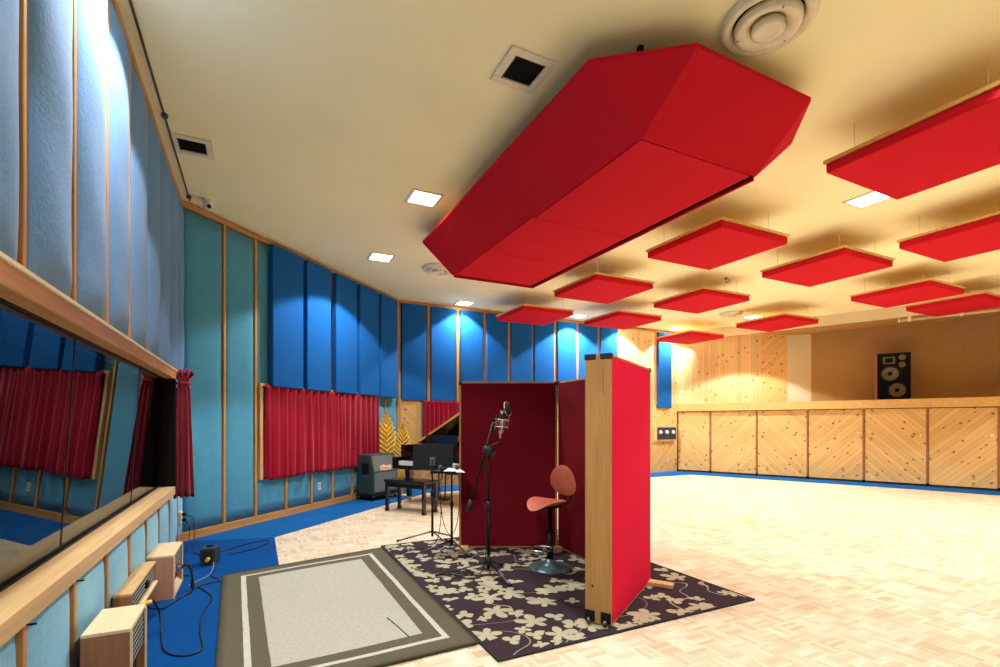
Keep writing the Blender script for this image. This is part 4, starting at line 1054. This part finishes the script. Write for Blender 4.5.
# small black transformer box
r = thing('power_box', 'small dark box with yellow plug standing on the blue carpet', 'power supply', (-2.835, 4.80, .006), math.radians(10))
MB().box(-.068, -.07, .008, .068, .07, .165).build('case', M['tolex'], r, bevel=.008)
m = MB(); m.box(-.03, -.01, .165, .03, .01, .182); m.build('handle', M['black'], r, bevel=.004)
MB().box(-.05, -.074, .03, .05, -.07, .14).build('front_plate', M['blackplastic'], r)
m = MB().tube([(.015, -.07, .065), (.015, -.115, .06)], .018, 10); m.build('plug', M['yellow'], r)
for x in (-.05, .05):
    for y in (-.05, .05): MB().box(x-.01, y-.01, 0, x+.01, y+.01, .008).build('foot', M['black'], r)
MB().box(-.10, .0, .07, -.068, .03, .09).build('side_connector', M['black'], r)

# socket in the corner with plugs
r = thing('wall_socket', 'white socket with two black plugs low in the corner by the left wall', 'socket', WL.at(6.45, .055, .27), WL.rz)
MB().box(-.06, -.008, 0, .06, .02, .13).build('cover_plate', M['white'], r, bevel=.003)
MB().box(-.02, -.05, .02, .02, -.008, .05).build('black_plug', M['black'], r, bevel=.004); MB().box(-.02, -.05, .08, .02, -.008, .11).build('black_plug', M['black'], r, bevel=.004)

def cord(pts, rad, mat, label):
    o = MB().tube(catmull(pts), rad, 7).build('power_cable' if 'power' in label else 'audio_cable', mat, smooth=True); return tag(o, label, 'cable')
def g3(a, b, z): return V3(ab(a, b), z)
cord([g3(-.70, 6.44, .36), g3(-.62, 6.40, .30), g3(-.60, 6.2, .06), g3(-.55, 6.0, .014), g3(-.35, 6.0, .014), g3(-.1, 6.25, .014), g3(.1, 6.35, .014), g3(.12, 6.2, .014), g3(-.05, 5.95, .014), g3(-.25, 5.85, .014)], .005, M['cable'], 'black power cord from the corner socket curling over the blue carpet')
cord([g3(-.70, 6.43, .29), g3(-.66, 6.40, .2), g3(-.66, 6.2, .03), g3(-.66, 5.8, .014), g3(-.62, 5.3, .014), g3(-.52, 5.15, .014)], .0045, M['cable'], 'thin black power cord dropping from the corner socket behind the far box')
cord([g3(-.36, 5.36, .066), g3(-.36, 5.28, .03), g3(-.38, 5.12, .012), g3(-.45, 4.98, .012), g3(-.51, 4.86, .012)], .0045, M['cableg'], 'grey cable from the small dark box to the far speaker box')
cord([g3(-.35, 5.36, .06), g3(-.345, 5.26, .02), g3(-.37, 5.14, .012), g3(-.34, 5.04, .012), g3(-.29, 4.96, .012)], .0045, M['cable'], 'thin cable from the yellow plug towards the grey rug')
cord([g3(-.535, 4.64, .236), g3(-.50, 4.66, .25), g3(-.47, 4.70, .18), g3(-.475, 4.72, .06), g3(-.47, 4.78, .012), g3(-.42, 4.83, .012), g3(-.34, 4.87, .012), g3(-.275, 4.90, .012)], .0075, M['cable'], 'thick black cable from the far box jack towards the grey rug')
cord([g3(-.535, 4.63, .226), g3(-.49, 4.63, .24), g3(-.46, 4.64, .14), g3(-.46, 4.66, .03), g3(-.50, 4.62, .012), g3(-.545, 4.52, .012), g3(-.585, 4.42, .012), g3(-.62, 4.30, .03), g3(-.675, 4.15, .10), g3(-.68, 4.05, .22)], .0075, M['cable'], 'black cable curving along the carpet between the far and middle boxes')
cord([g3(-.63, 3.78, .24), g3(-.60, 3.84, .235), g3(-.575, 3.92, .12), g3(-.555, 3.85, .02), g3(-.50, 3.56, .012), g3(-.40, 3.42, .012), g3(-.295, 3.46, .012), g3(-.33, 3.76, .012), g3(-.345, 4.10, .012), g3(-.31, 4.43, .012), g3(-.36, 4.62, .012), g3(-.44, 4.80, .014)], .006, M['cable'], 'long black cable looping out over the blue carpet from the middle box')
o = MB().tube([g3(-.655, 3.76, .24), g3(-.60, 3.80, .238)], .014, 8).build('cable_plug', M['yellow']); tag(o, 'yellow cable plug at the near end of the middle wooden box', 'plug')

# ------------------------------------------------------------------ camera and view
cam = bpy.data.cameras.new('camera'); cam.sensor_width = 36; cam.lens = 36*491/1000; cam.sensor_fit = 'HORIZONTAL'
cam.shift_y = (423-333.5)/1000; cam.clip_start = .05
co = bpy.data.objects.new('camera', cam); COL.objects.link(co); co.location = (0, 0, 1.38); co.rotation_euler = (PI/2, 0, 0)
sc.camera = co
w = bpy.data.worlds.new('world'); sc.world = w; w.use_nodes = True
w.node_tree.nodes['Background'].inputs[0].default_value = (.9, .8, .6, 1); w.node_tree.nodes['Background'].inputs[1].default_value = .05
vs_ = sc.view_settings; vs_.view_transform = 'Standard'; vs_.look = 'None'; vs_.gamma = 1; vs_.use_curve_mapping = False; vs_.exposure = .35
sc.cycles.max_bounces = 10; sc.cycles.diffuse_bounces = 6; sc.cycles.use_denoising = True
